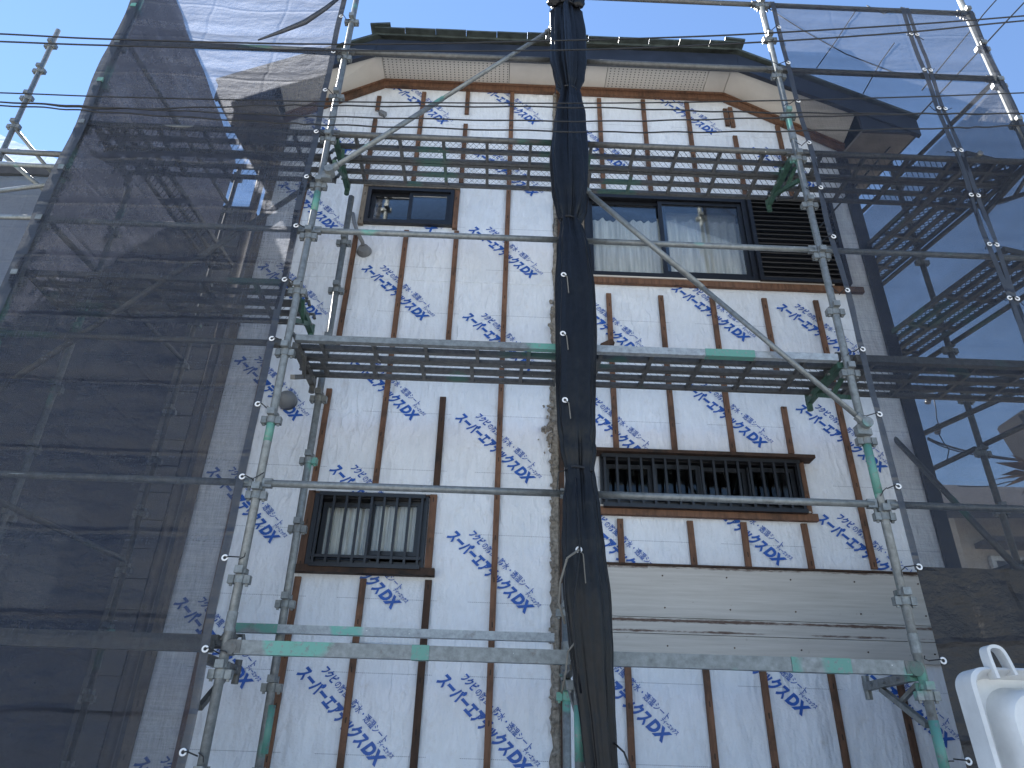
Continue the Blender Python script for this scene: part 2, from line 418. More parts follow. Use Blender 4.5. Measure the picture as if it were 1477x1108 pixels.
starts += [(.57, z) for z in (2.26, 3.22, 4.19, 5.14, 6.14, 7.25)]
starts += [(1.50, z) for z in (2.44, 3.42, 4.34, 5.32, 6.28, 7.80)]
starts += [(2.41, z) for z in (1.30, 2.28, 3.25, 4.17, 5.16, 6.12, 7.08)]
for sx_, sz in starts:
    sx_ -= .020; sz -= .022
    top = sz+.15; bot = sz-.62; x1 = sx_+.80
    hit = any(a < x1 and b_ > sx_-.05 and c_ < top and d_ > bot for a, b_, c_, d_ in OPEN)
    me = text_full
    near = top > min(ztop(sx_), ztop(x1))-.02 or x1 > XR-.02
    if hit or near:
        bm = bmesh.new(); bm.from_mesh(text_full); bmesh.ops.translate(bm, verts=bm.verts, vec=(sx_, 0, sz))
        if near:
            clip_top(bm)
            bmesh.ops.bisect_plane(bm, geom=bm.verts[:]+bm.edges[:]+bm.faces[:], dist=1e-6, plane_co=(XR-.02, 0, 0), plane_no=(1, 0, 0), clear_outer=True)
        for a, b_, c_, d_ in OPEN:
            for co, no in (((a, 0, 0), (1, 0, 0)), ((b_, 0, 0), (1, 0, 0)), ((0, 0, c_), (0, 0, 1)), ((0, 0, d_), (0, 0, 1))):
                bmesh.ops.bisect_plane(bm, geom=bm.verts[:]+bm.edges[:]+bm.faces[:], dist=1e-6, plane_co=co, plane_no=no)
        dead = [f for f in bm.faces if in_open(f.calc_center_median().x, f.calc_center_median().z)]
        bmesh.ops.delete(bm, geom=dead, context='FACES')
        if not bm.faces: bm.free(); continue
        bmesh.ops.translate(bm, verts=bm.verts, vec=(-sx_, 0, -sz)); bm.faces.index_update()
        # every leftover piece of a cut print is an object of its own
        CS = .028; cells = {}
        for f in bm.faces:
            for q in list(f.verts):
                cells.setdefault((int(q.co.x//CS), int(q.co.z//CS)), set()).add(f.index)
        groups = []; todo = set(cells)
        while todo:
            st_ = [todo.pop()]; g = set()
            while st_:
                c0 = st_.pop(); g |= cells[c0]
                for ax in (-1, 0, 1):
                    for az in (-1, 0, 1):
                        k2 = (c0[0]+ax, c0[1]+az)
                        if k2 in todo: todo.remove(k2); st_.append(k2)
            groups.append(g)
        for g in groups:
            if len(g) < 6: continue
            b2 = bm.copy(); b2.faces.ensure_lookup_table()
            bmesh.ops.delete(b2, geom=[f for f in b2.faces if f.index not in g], context='FACES')
            me = bpy.data.meshes.new('printed_lettering'); b2.to_mesh(me); b2.free(); me.materials.append(MAT['ink'])
            zc = sz+sum(v.co.z for v in me.vertices)/len(me.vertices)
            inst('printed_lettering', me, max((o for z0, z1, o in wraps if z0 <= max(zc, .4)), key=lambda o: o.location.z), (sx_, -.0105, sz))
        bm.free(); continue
    pw = max((o for z0, z1, o in wraps if z0 <= max(sz-.3, .4)), key=lambda o: o.location.z)
    inst('printed_lettering', me, pw, (sx_, -.0105, sz))

# ---- house body behind the wrap
bl = Vector((XL, 0, 0))+LD*DEP; br = Vector((XR, 0, 0))+RD*DEP
def side_wall(name, p, q, inward):
    mb = MB(); t = Vector((inward*.15, 0, 0)); h = 7.05
    pts = [p, q, q+t, p+t]
    o = len(mb.v); mb.v += [Vector((a.x, a.y+.035, .0)) for a in pts]+[Vector((a.x, a.y+.035, h)) for a in pts]
    mb.f += [(o, o+1, o+2, o+3), (o+7, o+6, o+5, o+4)]+[(o+i, o+4+i, o+4+(i+1) % 4, o+(i+1) % 4) for i in range(4)]
    return obj(name, mb, 'wrap', house)
side_wall('side_wall', Vector((XL, 0, 0)), bl, 1); side_wall('side_wall', Vector((XR, 0, 0)), br, -1)
obj('back_wall', MB().span((bl.x, DEP, 0), (br.x, DEP+.15, 7.5)), 'sidewall', house)
obj('foundation', MB().span((XL+.02, .004, 0), (XR-.02, .2, .345)), 'concrete', house)
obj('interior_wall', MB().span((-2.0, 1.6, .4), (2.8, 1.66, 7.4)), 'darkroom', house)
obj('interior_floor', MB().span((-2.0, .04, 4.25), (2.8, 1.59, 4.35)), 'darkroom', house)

# ---- battens
BT = .020
def batten(x, pa, pb, wd=.043, mat='batten', dx=0, y=0):
    X = x+dx; za, zb = zpix(X, pa), zpix(X, pb)
    t = random.uniform(-.004, .004)
    mb = MB(); o = 0
    w2 = wd/2
    mb.v += [Vector(p) for p in ((X-w2, -.012-BT, zb), (X+w2, -.012-BT, zb), (X+w2+t, -.012-BT, za), (X-w2+t, -.012-BT, za),
                                 (X-w2, -.0115, zb), (X+w2, -.0115, zb), (X+w2+t, -.0115, za), (X-w2+t, -.0115, za))]
    mb.f += [(0, 1, 2, 3), (7, 6, 5, 4), (0, 4, 5, 1), (1, 5, 6, 2), (2, 6, 7, 3), (3, 7, 4, 0)]
    return obj('batten', mb, mat, house)
X0 = -1.379; S = .455
bat = {0: [(142, 162), (175, 262), (335, 500), (563, 704), (833, 1300)], 1: [(136, 264), (335, 702), (836, 1300)],
       2: [(136, 167), (182, 266), (336, 500), (575, 706), (838, 1300)], 3: [(136, 1300)],
       5: [(145, 279), (426, 650), (750, 816), (960, 1300)], 6: [(147, 282), (429, 652)],
       7: [(150, 282), (431, 654), (755, 820), (965, 1300)], 8: [(158, 186), (199, 286), (433, 545), (589, 656), (757, 822), (968, 1300)],
       9: [(184, 290), (436, 822), (966, 1300)]}
for i, L in bat.items():
    for a, b_ in L:
        dk = (i == 2 and a in (575, 838))
        batten(X0+S*i, a, b_, mat='oldwood' if dk else 'batten', wd=.048 if dk else .043)
batten(X0+S*6, 753, 818, dx=.065); batten(X0+S*6, 962, 1300, dx=.075)
batten(X0+S*8, 160, 184, dx=-.055)
batten(X0-S, 250, 1300, dx=-.10)
# corner boards
obj('corner_board', MB().span((XL-.006, -.036, .35), (XL+.06, -.0125, 7.12)), 'greywood', house)
obj('corner_board', MB().span((XR-.10, -.040, .35), (XR+.006, -.0125, 7.03)), 'fascia', house)

# ---- frieze boards under the soffit
def frieze(a, b_, hgt, y0, y1, mat='batten'):
    d = Vector((0, 0, -hgt)); mb = MB(); A, B = Vector(a), Vector(b_)
    mb.v += [Vector((p.x, y, p.z)) for y in (y0, y1) for p in (A, B, B+d, A+d)]
    mb.f += [(0, 1, 2, 3), (7, 6, 5, 4), (0, 4, 5, 1), (1, 5, 6, 2), (2, 6, 7, 3), (3, 7, 4, 0)]
    return obj('frieze_board', mb, mat, house)
zc_l, zc_r = ztop(XL), ztop(XR)
frieze((XTL, 0, ZT), (.43, 0, ZT), .055, -.05, -.0125); frieze((.434, 0, ZT), (XTR, 0, ZT), .055, -.048, -.0125)
frieze((XL, 0, zc_l), (XTL-.003, 0, ZT), .060, -.05, -.0125); frieze((XTR+.003, 0, ZT), (XR, 0, zc_r), .060, -.05, -.0125)
frieze((XTL, 0, ZT+.025), (XTR, 0, ZT+.025), .025, -.070, -.0125)
frieze((XL, 0, zc_l+.025), (XTL-.003, 0, ZT+.025), .025, -.070, -.0125); frieze((XTR+.003, 0, ZT+.025), (XR, 0, zc_r+.025), .025, -.070, -.0125)

# ---- roof
OV = .36; EV = .52
SZ = ZT+.028
SLR = .52
def so_z(x): return SZ + (0 if XTL <= x <= XTR else -(max(XTL-x, x-XTR))*SLR)
def si_z(x): return ztop(x)+.028
def soffit_panel(x0, x1, mat):
    mb = MB(); z0, z1 = so_z(x0), so_z(x1); i0, i1 = si_z(x0), si_z(x1)
    mb.quad((x0, -.002, i0), (x1, -.002, i1), (x1, -OV, z1), (x0, -OV, z0)).quad((x0, -.002, i0+.02), (x1, -.002, i1+.02), (x1, -OV, z1+.02), (x0, -OV, z0+.02))
    mb.f += [(0, 1, 5, 4), (1, 2, 6, 5), (2, 3, 7, 6), (3, 0, 4, 7)]
    o = obj('soffit_panel', mb, mat, house); return o
exl, exr = XL-EV, XR+EV
for a, b_, mt in ((XL, XTL, 'soffit'), (XTL, -.05, 'soffithole'), (-.05, .95, 'soffit'), (.95, 1.98, 'soffithole'), (1.98, XTR, 'soffit'), (XTR, XR, 'soffit')):
    soffit_panel(a+.003, b_-.003, mt)
# side eaves, boxed in flat
def side_eave(sgn, xw, xe, dirv, z, top):
    p = Vector((xw, 0, 0)); mb = MB()
    w_ = Vector((xe-xw, 0, 0))
    c = [p+Vector((0, -OV, 0)), p+w_+Vector((0, -OV, 0)), p+w_+dirv*DEP, p+dirv*DEP]
    o = 0; mb.v += [Vector((q.x, q.y, z)) for q in c]+[Vector((q.x, q.y, z+.03)) for q in c]
    mb.f += [(0, 1, 2, 3), (7, 6, 5, 4)]+[(i, 4+i, 4+(i+1) % 4, (i+1) % 4) for i in range(4)]
    obj('eave_soffit', mb, 'eaveshade', house)
    mb = MB(); q0 = c[1]; q1 = c[2]
    mb.bar((q0.x+sgn*.012, q0.y, z+.075), (q1.x+sgn*.012, q1.y, z+.075), .022, .15)
    obj('eave_fascia', mb, 'fascia', house)
ze_r = so_z(exr)+.0; ze_l = so_z(exl)+.0
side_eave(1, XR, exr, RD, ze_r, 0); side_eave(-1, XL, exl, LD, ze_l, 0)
FZ = .215
def fascia(x0, x1):
    z0, z1 = so_z(x0), so_z(x1); mb = MB()
    for y in (-OV-.045, -OV-.002):
        mb.v += [Vector((x0, y, z0-.035)), Vector((x1, y, z1-.035)), Vector((x1, y, z1+FZ-.035)), Vector((x0, y, z0+FZ-.035))]
    mb.f += [(0, 1, 2, 3), (7, 6, 5, 4), (0, 4, 5, 1), (1, 5, 6, 2), (2, 6, 7, 3), (3, 7, 4, 0)]
    return obj('fascia', mb, 'fascia', house)
for x0, x1 in ((XR, exr+.02), (exl-.02, XL)):      # boxed end of the side eaves
    xi = x0 if x0 == XR else x1; xo = x1 if x0 == XR else x0; zb = ze_r if x0 == XR else ze_l
    obj('eave_end', MB().prism([(xi, zb-.004), (xo, zb-.004), (xo, zb+.02), (xi, so_z(xi)-.037)], -OV-.03, -OV-.004), 'fascia', house)
fascia(XTL-.05, XTR+.05); fascia(exl-.02, XTL-.053); fascia(XTR+.053, exr+.02)
# roof planes (main slopes left and right, clipped hip at the front)
RZ = SZ+FZ-.03; rx = .43; rz = RZ+(rx-XTL)*.55
def slab(pts, th=.03):
    mb = MB(); k = len(pts); mb.v += [Vector(p) for p in pts]+[Vector(p)+Vector((0, 0, th)) for p in pts]
    mb.f += [tuple(range(k)), tuple(reversed(range(k, 2*k)))]+[(i, k+i, k+(i+1) % k, (i+1) % k) for i in range(k)]
    return mb
FY = -OV-.075
zel, zer = so_z(exl)+FZ-.03, so_z(exr)+FZ-.03
obj('roof', slab([(exl-.04, FY, zel-.02), (XTL-.06, FY, RZ), (rx, 1.45, rz), (rx, DEP+.4, rz), (exl+.6, DEP+.4, zel-.02)]), 'rooftile', house)
obj('roof', slab([(XTR+.06, FY, RZ), (exr+.04, FY, zer-.02), (exr-1.2, DEP+.4, zer-.02), (rx+.004, DEP+.4, rz), (rx+.004, 1.45, rz)]), 'rooftile', house)
obj('roof', slab([(XTL-.055, FY, RZ), (XTR+.055, FY, RZ), (rx+.002, 1.44, rz)]), 'rooftile', house)
# slates along the front edge and the two hip caps
nT = 12
for i in range(nT):
    a = XTL-.08+(XTR-XTL+.16)*i/nT; b_ = XTL-.08+(XTR-XTL+.16)*(i+1)/nT-.004
    dz = random.uniform(-.012, .012)
    obj('roof_tile', MB().span((a, FY-.05-random.uniform(0, .015), RZ+.033+dz*.6), (b_, FY+.18, RZ+.050+dz*.6)), 'rooftile', house)
for xx, sg in ((XTL-.02, -1), (XTR+.02, 1)):
    obj('ridge_cap', MB().box((xx, FY+.0, RZ+.066), (.20, .16, .024), Matrix.Rotation(sg*.12, 3, 'Y')), 'rooftile', house)

# ---- windows
def ring(x0, x1, z0, z1, t, y0, y1, mb=None):
    mb = mb or MB()
    mb.span((x0, y0, z0), (x1, y1, z0+t)); mb.span((x0, y0, z1-t), (x1, y1, z1))
    mb.span((x0, y0, z0+t), (x0+t, y1, z1-t)); mb.span((x1-t, y0, z0+t), (x1, y1, z1-t)); return mb
def sash(win, x0, x1, z0, z1, y, curtain=None, t=.032, cz=None):
    s = obj('sash', ring(x0, x1, z0, z1, t, y-.012, y+.012), 'blackalu', win)
    p = obj('pane', MB().span((x0+t, y-.002, z0+t), (x1-t, y+.002, z1-t)), 'glass', win)
    if curtain:
        mb = MB(); n_ = 60; top = (cz or z1-.01)
        o = 0
        for i in range(n_+1):
            xx = x0+(x1-x0)*i/n_; yy = y+.07+.014*math.sin(i*1.05+x0*7)+.008*math.sin(i*.43)
            tz = top-.022*abs(math.sin(i*.26)) if cz else top
            mb.v += [Vector((xx, yy, z0+.01)), Vector((xx, yy, tz))]
            if i: mb.f.append((2*i-2, 2*i, 2*i+1, 2*i-1))
        obj('curtain', mb, 'curtain', win, smooth=True)
def window_frame(x0, x1, z0, z1, label, t=.035, y0=-.052, y1=.06):
    wn = obj('window', ring(x0, x1, z0, z1, t, y0, y1), 'blackalu', house); wn['label'] = label
    return wn
a, b_, c_, d_ = OPEN[0]
wn = window_frame(a, b_, c_, d_, 'small sliding window with dark glass under the top walkway')
mid = (a+b_)/2
sash(wn, a+.036, mid+.02, c_+.036, d_-.036, .012, None); sash(wn, mid-.015, b_-.036, c_+.036, d_-.036, -.018, None)
a, b_, c_, d_ = OPEN[1]; xb = 2.235
wn = window_frame(a, xb, c_, d_, 'wide sliding window with white curtains beside the shutter box', .045)
sash(wn, a+.046, 1.475, c_+.05, d_-.05, .012, True, .036, d_-.20); sash(wn, 1.40, xb-.046, c_+.05, d_-.05, -.018, True, .036, d_-.20)
obj('blind', MB().span((1.45, .125, c_+.06), (xb-.05, .128, d_-.05)), 'blindmat', wn)
# shutter box
sb = obj('shutter_box', ring(xb+.004, 3.05, c_-.01, d_+.01, .035, -.085, .06, MB().span((xb+.039, -.02, c_+.025), (3.015, .05, d_-.025))), 'blackalu', house)
sb['label'] = 'black louvred storm shutter box at the end of the upper window'
nl = 17
for i in range(nl):
    zz_ = c_+.05+(d_-c_-.10)*i/(nl-1)
    mb = MB().box((2.645, -.052, zz_), (.74, .045, .009), Matrix.Rotation(R(32), 3, 'X')); obj('slat', mb, 'shutter', sb)
def grille(win, x0, x1, z0, z1, nb, y=-.085):
    for k in range(nb):
        xx = x0+(x1-x0)*k/(nb-1)
        obj('bar', MB().span((xx-.0085, y-.012, z0), (xx+.0085, y+.012, z1)), 'blackalu', win)
    obj('grille_rail', MB().span((x0-.02, y-.010, z0+.035), (x1+.02, y+.018, z0+.055)), 'blackalu', win)
    obj('grille_rail', MB().span((x0-.02, y-.014, z1+.001), (x1+.02, y+.034, z1+.03)), 'blackalu', win)
    obj('grille_rail', MB().span((x0-.02, y-.014, z0-.03), (x1+.02, y+.034, z0-.001)), 'blackalu', win)
a, b_, c_, d_ = OPEN[2]
wn = window_frame(a, b_, c_, d_, 'grated sliding window over the dark rotten sill')
mid = (a+b_)/2
sash(wn, a+.06, mid+.02, c_+.05, d_-.05, .012, True); sash(wn, mid-.005, b_-.05, c_+.085, d_-.036, -.018, True)
grille(wn, a+.06, b_-.04, c_+.01, d_-.03, 9)
a, b_, c_, d_ = OPEN[3]
wn = window_frame(a, b_, c_, d_, 'long low grated window with dark glass')
for k in range(4):
    x0_ = a+.04+(b_-a-.08)*k/4; x1_ = a+.04+(b_-a-.08)*(k+1)/4
    sash(wn, x0_, x1_, c_+.05, d_-.05, .012-.03*(k % 2), k == 9)
grille(wn, a+.03, b_-.03, c_+.005, d_-.03, 17)
# wooden surrounds
def trim(x0, x1, z0, z1, mat='batten', y0=-.058, y1=-.0128): return obj('window_trim', MB().span((x0, y0, z0), (x1, y1, z1)), mat, house)
a, b_, c_, d_ = OPEN[0]
trim(a-.05, b_+.05, d_+.003, d_+.04, 'greywood'); trim(a-.05, a-.003, c_-.02, d_, 'greywood', -.05); trim(b_+.003, b_+.048, c_-.03, d_, 'batten', -.045)
a, b_, c_, d_ = OPEN[1]
trim(a-.02, 3.16, c_-.075, c_-.018, 'batten', -.05); trim(a-.02, 2.9, c_-.016, c_-.003, 'soffit', -.058)
trim(a-.05, a-.003, c_, d_+.02, 'greywood', -.045)
a, b_, c_, d_ = OPEN[2]
trim(a-.075, b_+.085, c_-.055, c_-.006, 'oldwood', -.085); trim(a-.055, a-.004, c_-.003, d_+.02, 'batten', -.05); trim(b_+.010, b_+.06, c_-.003, d_+.02, 'batten', -.05)
trim(a-.02, b_+.01, d_+.003, d_+.016, 'oldwood', -.05)
a, b_, c_, d_ = OPEN[3]
trim(a-.05, b_+.10, d_+.004, d_+.030, 'oldwood', -.135); trim(a-.05, b_+.075, c_-.070, c_-.016, 'batten', -.055); trim(a-.05, b_+.02, c_-.014, c_-.005, 'soffit', -.07)
trim(b_+.004, b_+.040, c_-.01, d_, 'batten', -.05)

# ---- old siding left in place: three boards
for xn in [.72+.455*k for k in range(6)]:
    for zn in (2.27, 2.52, 2.74):
        obj('nail_head', MB().tube([(xn, -.0385 if zn < 2.4 else -.0445, zn), (xn, -.03, zn)], .0055, 8), 'oldwood', house)
for z0, z1, yq in ((2.205, 2.345, -.034), (2.349, 2.452, -.037), (2.456, 2.805, -.040)):
    obj('siding_board', MB().span((.60, yq, z0), (3.22, -.0125, z1)), 'siding', house)
obj('siding_trim', MB().span((.60, -.050, 2.808), (3.22, -.0125, 2.822)), 'oldwood', house)

# ---- broken mortar joint at the party line
mb = MB(); rows = 260; z0_, z1_ = .4, 7.72
for i in range(rows+1):
    z = z0_+(z1_-z0_)*i/rows
    wl = .045+.020*noise.noise((1.3, 0, z*6))+.018*noise.noise((5.3, 0, z*23))
    wr_ = .030+.010*noise.noise((9.3, 0, z*8))
    if z > 5.0: wl *= .55
    dy = .026+.018*noise.noise((3.3, 2, z*17))
    mb.v += [Vector((.435-wl, -.0115, z)), Vector((.435-wl*.7, -.012-dy, z)), Vector((.435, -.014-dy*.7-.008*noise.noise((0, 7, z*40)), z)), Vector((.435+wr_, -.0115, z))]
    if i:
        o = 4*i
        for k in range(3): mb.f.append((o-4+k, o-3+k, o+1+k, o+k))
jt = obj('mortar_joint', mb, 'mortar', house)
mb = MB(); rnd = random.Random(3)
for k in range(170):
    z = rnd.uniform(1.2, 5.2) if k < 120 else rnd.gauss(3.86, .10); x = .398+rnd.gauss(0, .009)-(abs(rnd.gauss(0, .035)) if k >= 120 else 0)
    s = rnd.uniform(.006, .022); M = Matrix.Rotation(rnd.uniform(0, 6), 3, Vector((rnd.random(), rnd.random(), rnd.random()+.1)))
    mb.box((x, -.03-rnd.random()*.02, z), (s*1.6, s, s*1.3), M)
stuff(obj('mortar_crumbs', mb, 'mortar', jt))
obj('batten', MB().span((.452, -.045, .4), (.488, -.0125, 7.69)), 'oldwood', house)
# small things fixed on the wall
mb = MB().tube([at(509, 308, -.02), at(511, 322, -.10), at(517, 338, -.13), at(523, 350, -.10), at(524, 356, -.03)], .017, 10)
vp = obj('vent_pipe', mb, 'pvc', house, smooth=True)
p = at(525, 361, -.03); mb = MB().tube([p+Vector((0, -.035, 0)), p+Vector((0, .017, 0))], [.045, .068], 20); obj('flange', mb, 'pvc', vp)
p = at(415, 579, -.02); mb = MB().tube([p+Vector((0, .008, 0)), p+Vector((0, -.05, 0)), p+Vector((0, -.085, -.005)), p+Vector((0, -.10, -.01))], [.075, .07, .05, .02], 20)
obj('vent_hood', mb, 'pvc', house, smooth=True)
p = at(552, 164, -.03); obj('cable_bracket', MB().box(p, (.07, .04, .045), Matrix.Rotation(.5, 3, 'Y')).tube([p, p+Vector((-.05, -.06, -.03))], .008, 8), 'pvc', house)
p = at(876, 497, -.06); obj('wood_offcut', MB().box(p, (.11, .05, .045), Matrix.Rotation(-.5, 3, 'Y')), 'oldwood', house)
p0 = at(505, 931, -.02); p1 = at(612, 936, -.02); obj('wood_offcut', MB().bar(p0, p1, .04, .03), 'oldwood', house)
# down pipe at the left corner
obj('downpipe', MB().tube([(XL-.14, .10, .2), (XL-.14, .10, 6.9)], .038, 12).tube([(XL-.14, .10, 6.9), (XL-.3, -.1, 7.02)], .038, 12), 'downpipe', house, smooth=True)

# ================================================================== scaffold
YF = -1.15; YI = -.52
XP = [-3.23, -1.375, .44, 2.245, 4.08]
scaf = thing('scaffold', 'galvanised tube scaffold standing across the front of the house', 'scaffold', (.44, YF, 0))
def coupler_mesh():
    mb = MB().tube([(0, 0, -.022), (0, 0, .022)], .031, 14).tube([(0, 0, .030), (0, 0, .052)], .029, 14)
    for sx_ in (-1, 1):
        mb.span((sx_*.043-.016, -.020, -.024), (sx_*.043+.016, .020, .020))
        mb.span((-.022, sx_*.040-.014, .024), (.022, sx_*.040+.014, .064))
        mb.span((sx_*.043-.007, -.006, -.036), (sx_*.043+.007, .006, -.024))
    me = mb.mesh('coupler'); me.materials.append(MAT['galv']); return me
CM = coupler_mesh()
PZ0 = 1.895; PP = .475
def post(xb, xt, y, zt, parent=scaf, kmin=-3, mat='galv', yt=None, z0=0.02, couple=True):
    yt = y if yt is None else yt
    mb = MB().tube([(xb, y, z0), (xt, yt, zt)], .0243, 16)
    o = obj('post', mb, mat, parent, smooth=True)
    obj('base_plate', MB().span((xb-.07, y-.07, .004+z0-.02), (xb+.07, y+.07, .0195+z0-.02)), 'galv', o)
    if couple:
        k = kmin
        while PZ0+k*PP < zt-.03:
            z = PZ0+k*PP; f = (z-z0)/(zt-z0)
            inst('coupler', CM, o, (xb+(xt-xb)*f, y+(yt-y)*f, z)); k += 1
        # sleeve joints
    for z in (2.15, 5.95):
        if z < zt-.3:
            f = (z-z0)/(zt-z0); c = Vector((xb+(xt-xb)*f, y+(yt-y)*f, z))
            obj('sleeve', MB().tube([c-Vector((0, 0, .05)), c+Vector((0, 0, .05))], .0275, 14), mat, o)
    return o
lean = {-3.23: -.05, -1.375: -.045, .44: 0, 2.245: -.045, 4.08: -.01}
for x in XP:
    post(x+.012 if x == -1.375 else x, x+lean[x], YF, 8.1 if x < 4 else 7.95)
post(-1.262, -1.335, YI, 5.72); post(-3.15, -3.20, YI, 5.72)
post(.44, .44, YI, 2.55, kmin=-3)
def rail(a, b_, r=.0213, mat='galv', parent=scaf, ends=True):
    a, b_ = Vector(a), Vector(b_); d = (b_-a).normalized()
    o = obj('rail', MB().tube([a+d*.045, b_-d*.045], r, 12), mat, parent, smooth=True)
    if ends:
        for p, s in ((a, 1), (b_, -1)):
            mb = MB().bar(p+d*s*.030, p+d*s*.085, .034, .052).bar(p+d*s*.036+Vector((0, 0, -.05)), p+d*s*.050+Vector((0, 0, -.05)), .010, .09)
            obj('wedge_end', mb, mat, o)
    return o
def xpost(x, z):  # x of a leaning front post
    return x+lean[x]*z/8.0
def rows(z, bays, mat='galv', y=YF, r=.0213):
    for i in bays: rail((xpost(XP[i], z), y, z), (xpost(XP[i+1], z), y, z), r, mat)
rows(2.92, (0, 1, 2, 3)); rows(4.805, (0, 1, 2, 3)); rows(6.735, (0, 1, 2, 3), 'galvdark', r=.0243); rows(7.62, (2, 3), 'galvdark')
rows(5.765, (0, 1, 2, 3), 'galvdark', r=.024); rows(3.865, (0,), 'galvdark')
def flat(a, b_, hgt, th, mat): return obj('ledger', MB().bar(a, b_, th, hgt), mat, scaf)
flat((xpost(XP[1], 2)+.06, YF, 2.025), (XP[2]-.04, YF, 2.025), .070, .04, 'galv'); flat((XP[2]+.04, YF, 2.025), (xpost(XP[3], 2)-.06, YF, 2.025), .070, .04, 'galv')
for x, s in ((xpost(XP[1], 2), 1), (xpost(XP[3], 2), -1)):
    obj('wedge_end', MB().tube([(x+s*.035, YF-.026, 2.02), (x+s*.035, YF+.026, 2.02)], .036, 12).span((x+s*.06-.03, YF-.024, 1.995), (x+s*.06+.03, YF+.024, 2.06)), 'galvdark', scaf)
flat((-1.55, -.62, 2.205), (.36, -.62, 2.205), .048, .045, 'brightgalv')
flat((-3.2, YF+.02, 2.03), (-1.45, YF+.02, 2.03), .06, .04, 'galvdark')
# mid-level bright edge ledger
flat((xpost(XP[1], 4)+.06, YF+.0, 3.905), (XP[2]-.04, YF, 3.905), .042, .04, 'galv'); flat((XP[2]+.04, YF, 3.905), (xpost(XP[3], 4)-.06, YF, 3.905), .050, .04, 'brightgalv')
flat((xpost(XP[3], 4)+.06, YF, 3.905), (XP[4]-.05, YF, 3.905), .05, .04, 'galvdark')
# brackets: arm towards the wall with a strut below
def bracket(x, z, y0=YF, mat='greenpaint', ln_=.56):
    mb = MB().bar((x, y0+.03, z-.03), (x, y0+ln_, z-.03), .04, .045)
    mb.bar((x+.02, y0+.04, z-.26), (x+.005, y0+ln_-.16, z-.055), .028, .03)
    mb.bar((x+.05, y0+.10, z-.06), (x+.02, y0+.26, z-.14), .022, .022)
    mb.tube([(x, y0+ln_-.01, z-.10), (x, y0+ln_-.01, z+.03)], .021, 10)
    o = obj('bracket', mb, mat, scaf)
    for yy in (y0+.15, y0+.30, y0+.45):
        obj('bolt', MB().tube([(x-.034, yy, z-.03), (x+.034, yy, z-.03)], .009, 8), 'galv', o)
    return o
for z in (5.775, 3.905, 2.02): bracket(xpost(XP[3], z)-.03, z, mat='greenpaint' if z > 2.5 else 'galv')
for z in (5.775, 3.905, 2.02): bracket(XP[2]-.02, z, mat='galvdark')
for z in (5.775, 3.905): bracket(xpost(XP[1], z)+.05, z, mat='greenpaint' if z > 5 else 'galvdark')
for z in (5.775, 2.02): bracket(XP[0]+.05, z, mat='galvdark')
bracket(xpost(XP[1], 4.3)-.03, 4.34, mat='greenpaint'); bracket(XP[4]-.06, 5.775, mat='galvdark')
bracket(-1.48, 2.0, mat='galvdark')
# the two long braces
def brace(pa, pb, Y=-1.215):
    a, b_ = at(*pa, Y), at(*pb, Y); m_ = a.lerp(b_, .47)
    o = obj('brace', MB().tube([a, m_], .0205, 12).tube([m_, b_], .017, 12), 'galv', scaf, smooth=True)
    for p, s in ((a, 1), (b_, -1)):
        d = (b_-a).normalized()*s
        mb = MB().tube([p-d*.02, p+d*.07], .027, 10).tube([p+Vector((0, -.03, 0)), p+Vector((0, .05, 0))], .034, 12).box(p+Vector((-.02, .03, -.035)), (.07, .05, .06))
        obj('brace_clamp', mb, 'galv', o)
brace((475, 246), (797, 42)); brace((840, 271), (1249, 611))
brace((385, 270), (210, 365), -1.13) if False else None
a = Vector((-1.42, YF+.05, 5.35)); b_ = Vector((-3.15, YF+.05, 3.45))
obj('brace', MB().tube([a, b_], .0205, 12), 'galvdark', scaf, smooth=True)

# ---- worn paint bands on the tubes
def paint_band(x0, x1, za, zb, y=YF):
    obj('painted_band', MB().tube([(x0+(x1-x0)*za/8.1, y, za), (x0+(x1-x0)*zb/8.1, y, zb)], .0249, 16), 'tealpaint', scaf, smooth=True)
paint_band(2.245, 2.20, 2.98, 3.30); paint_band(2.245, 2.20, 1.50, 1.78); paint_band(-1.363, -1.42, 3.18, 3.36); paint_band(-1.363, -1.42, 4.98, 5.16)
paint_band(.44, .44, 1.55, 1.80)
obj('painted_band', MB().tube([(-1.268, YI, 1.55), (-1.271, YI, 1.80)], .0249, 16), 'tealpaint', scaf, smooth=True)
for x0, x1, z, y, h_ in ((1.30, 1.62, 3.905, YF, .053), (1.55, 1.86, 2.025, YF, .073), (-.42, -.33, 2.025, YF, .073), (-1.54, -1.28, 2.205, -.62, .051)):
    obj('painted_band', MB().span((x0, y-.0245, z-h_/2), (x1, y+.0245, z+h_/2)), 'tealpaint', scaf)

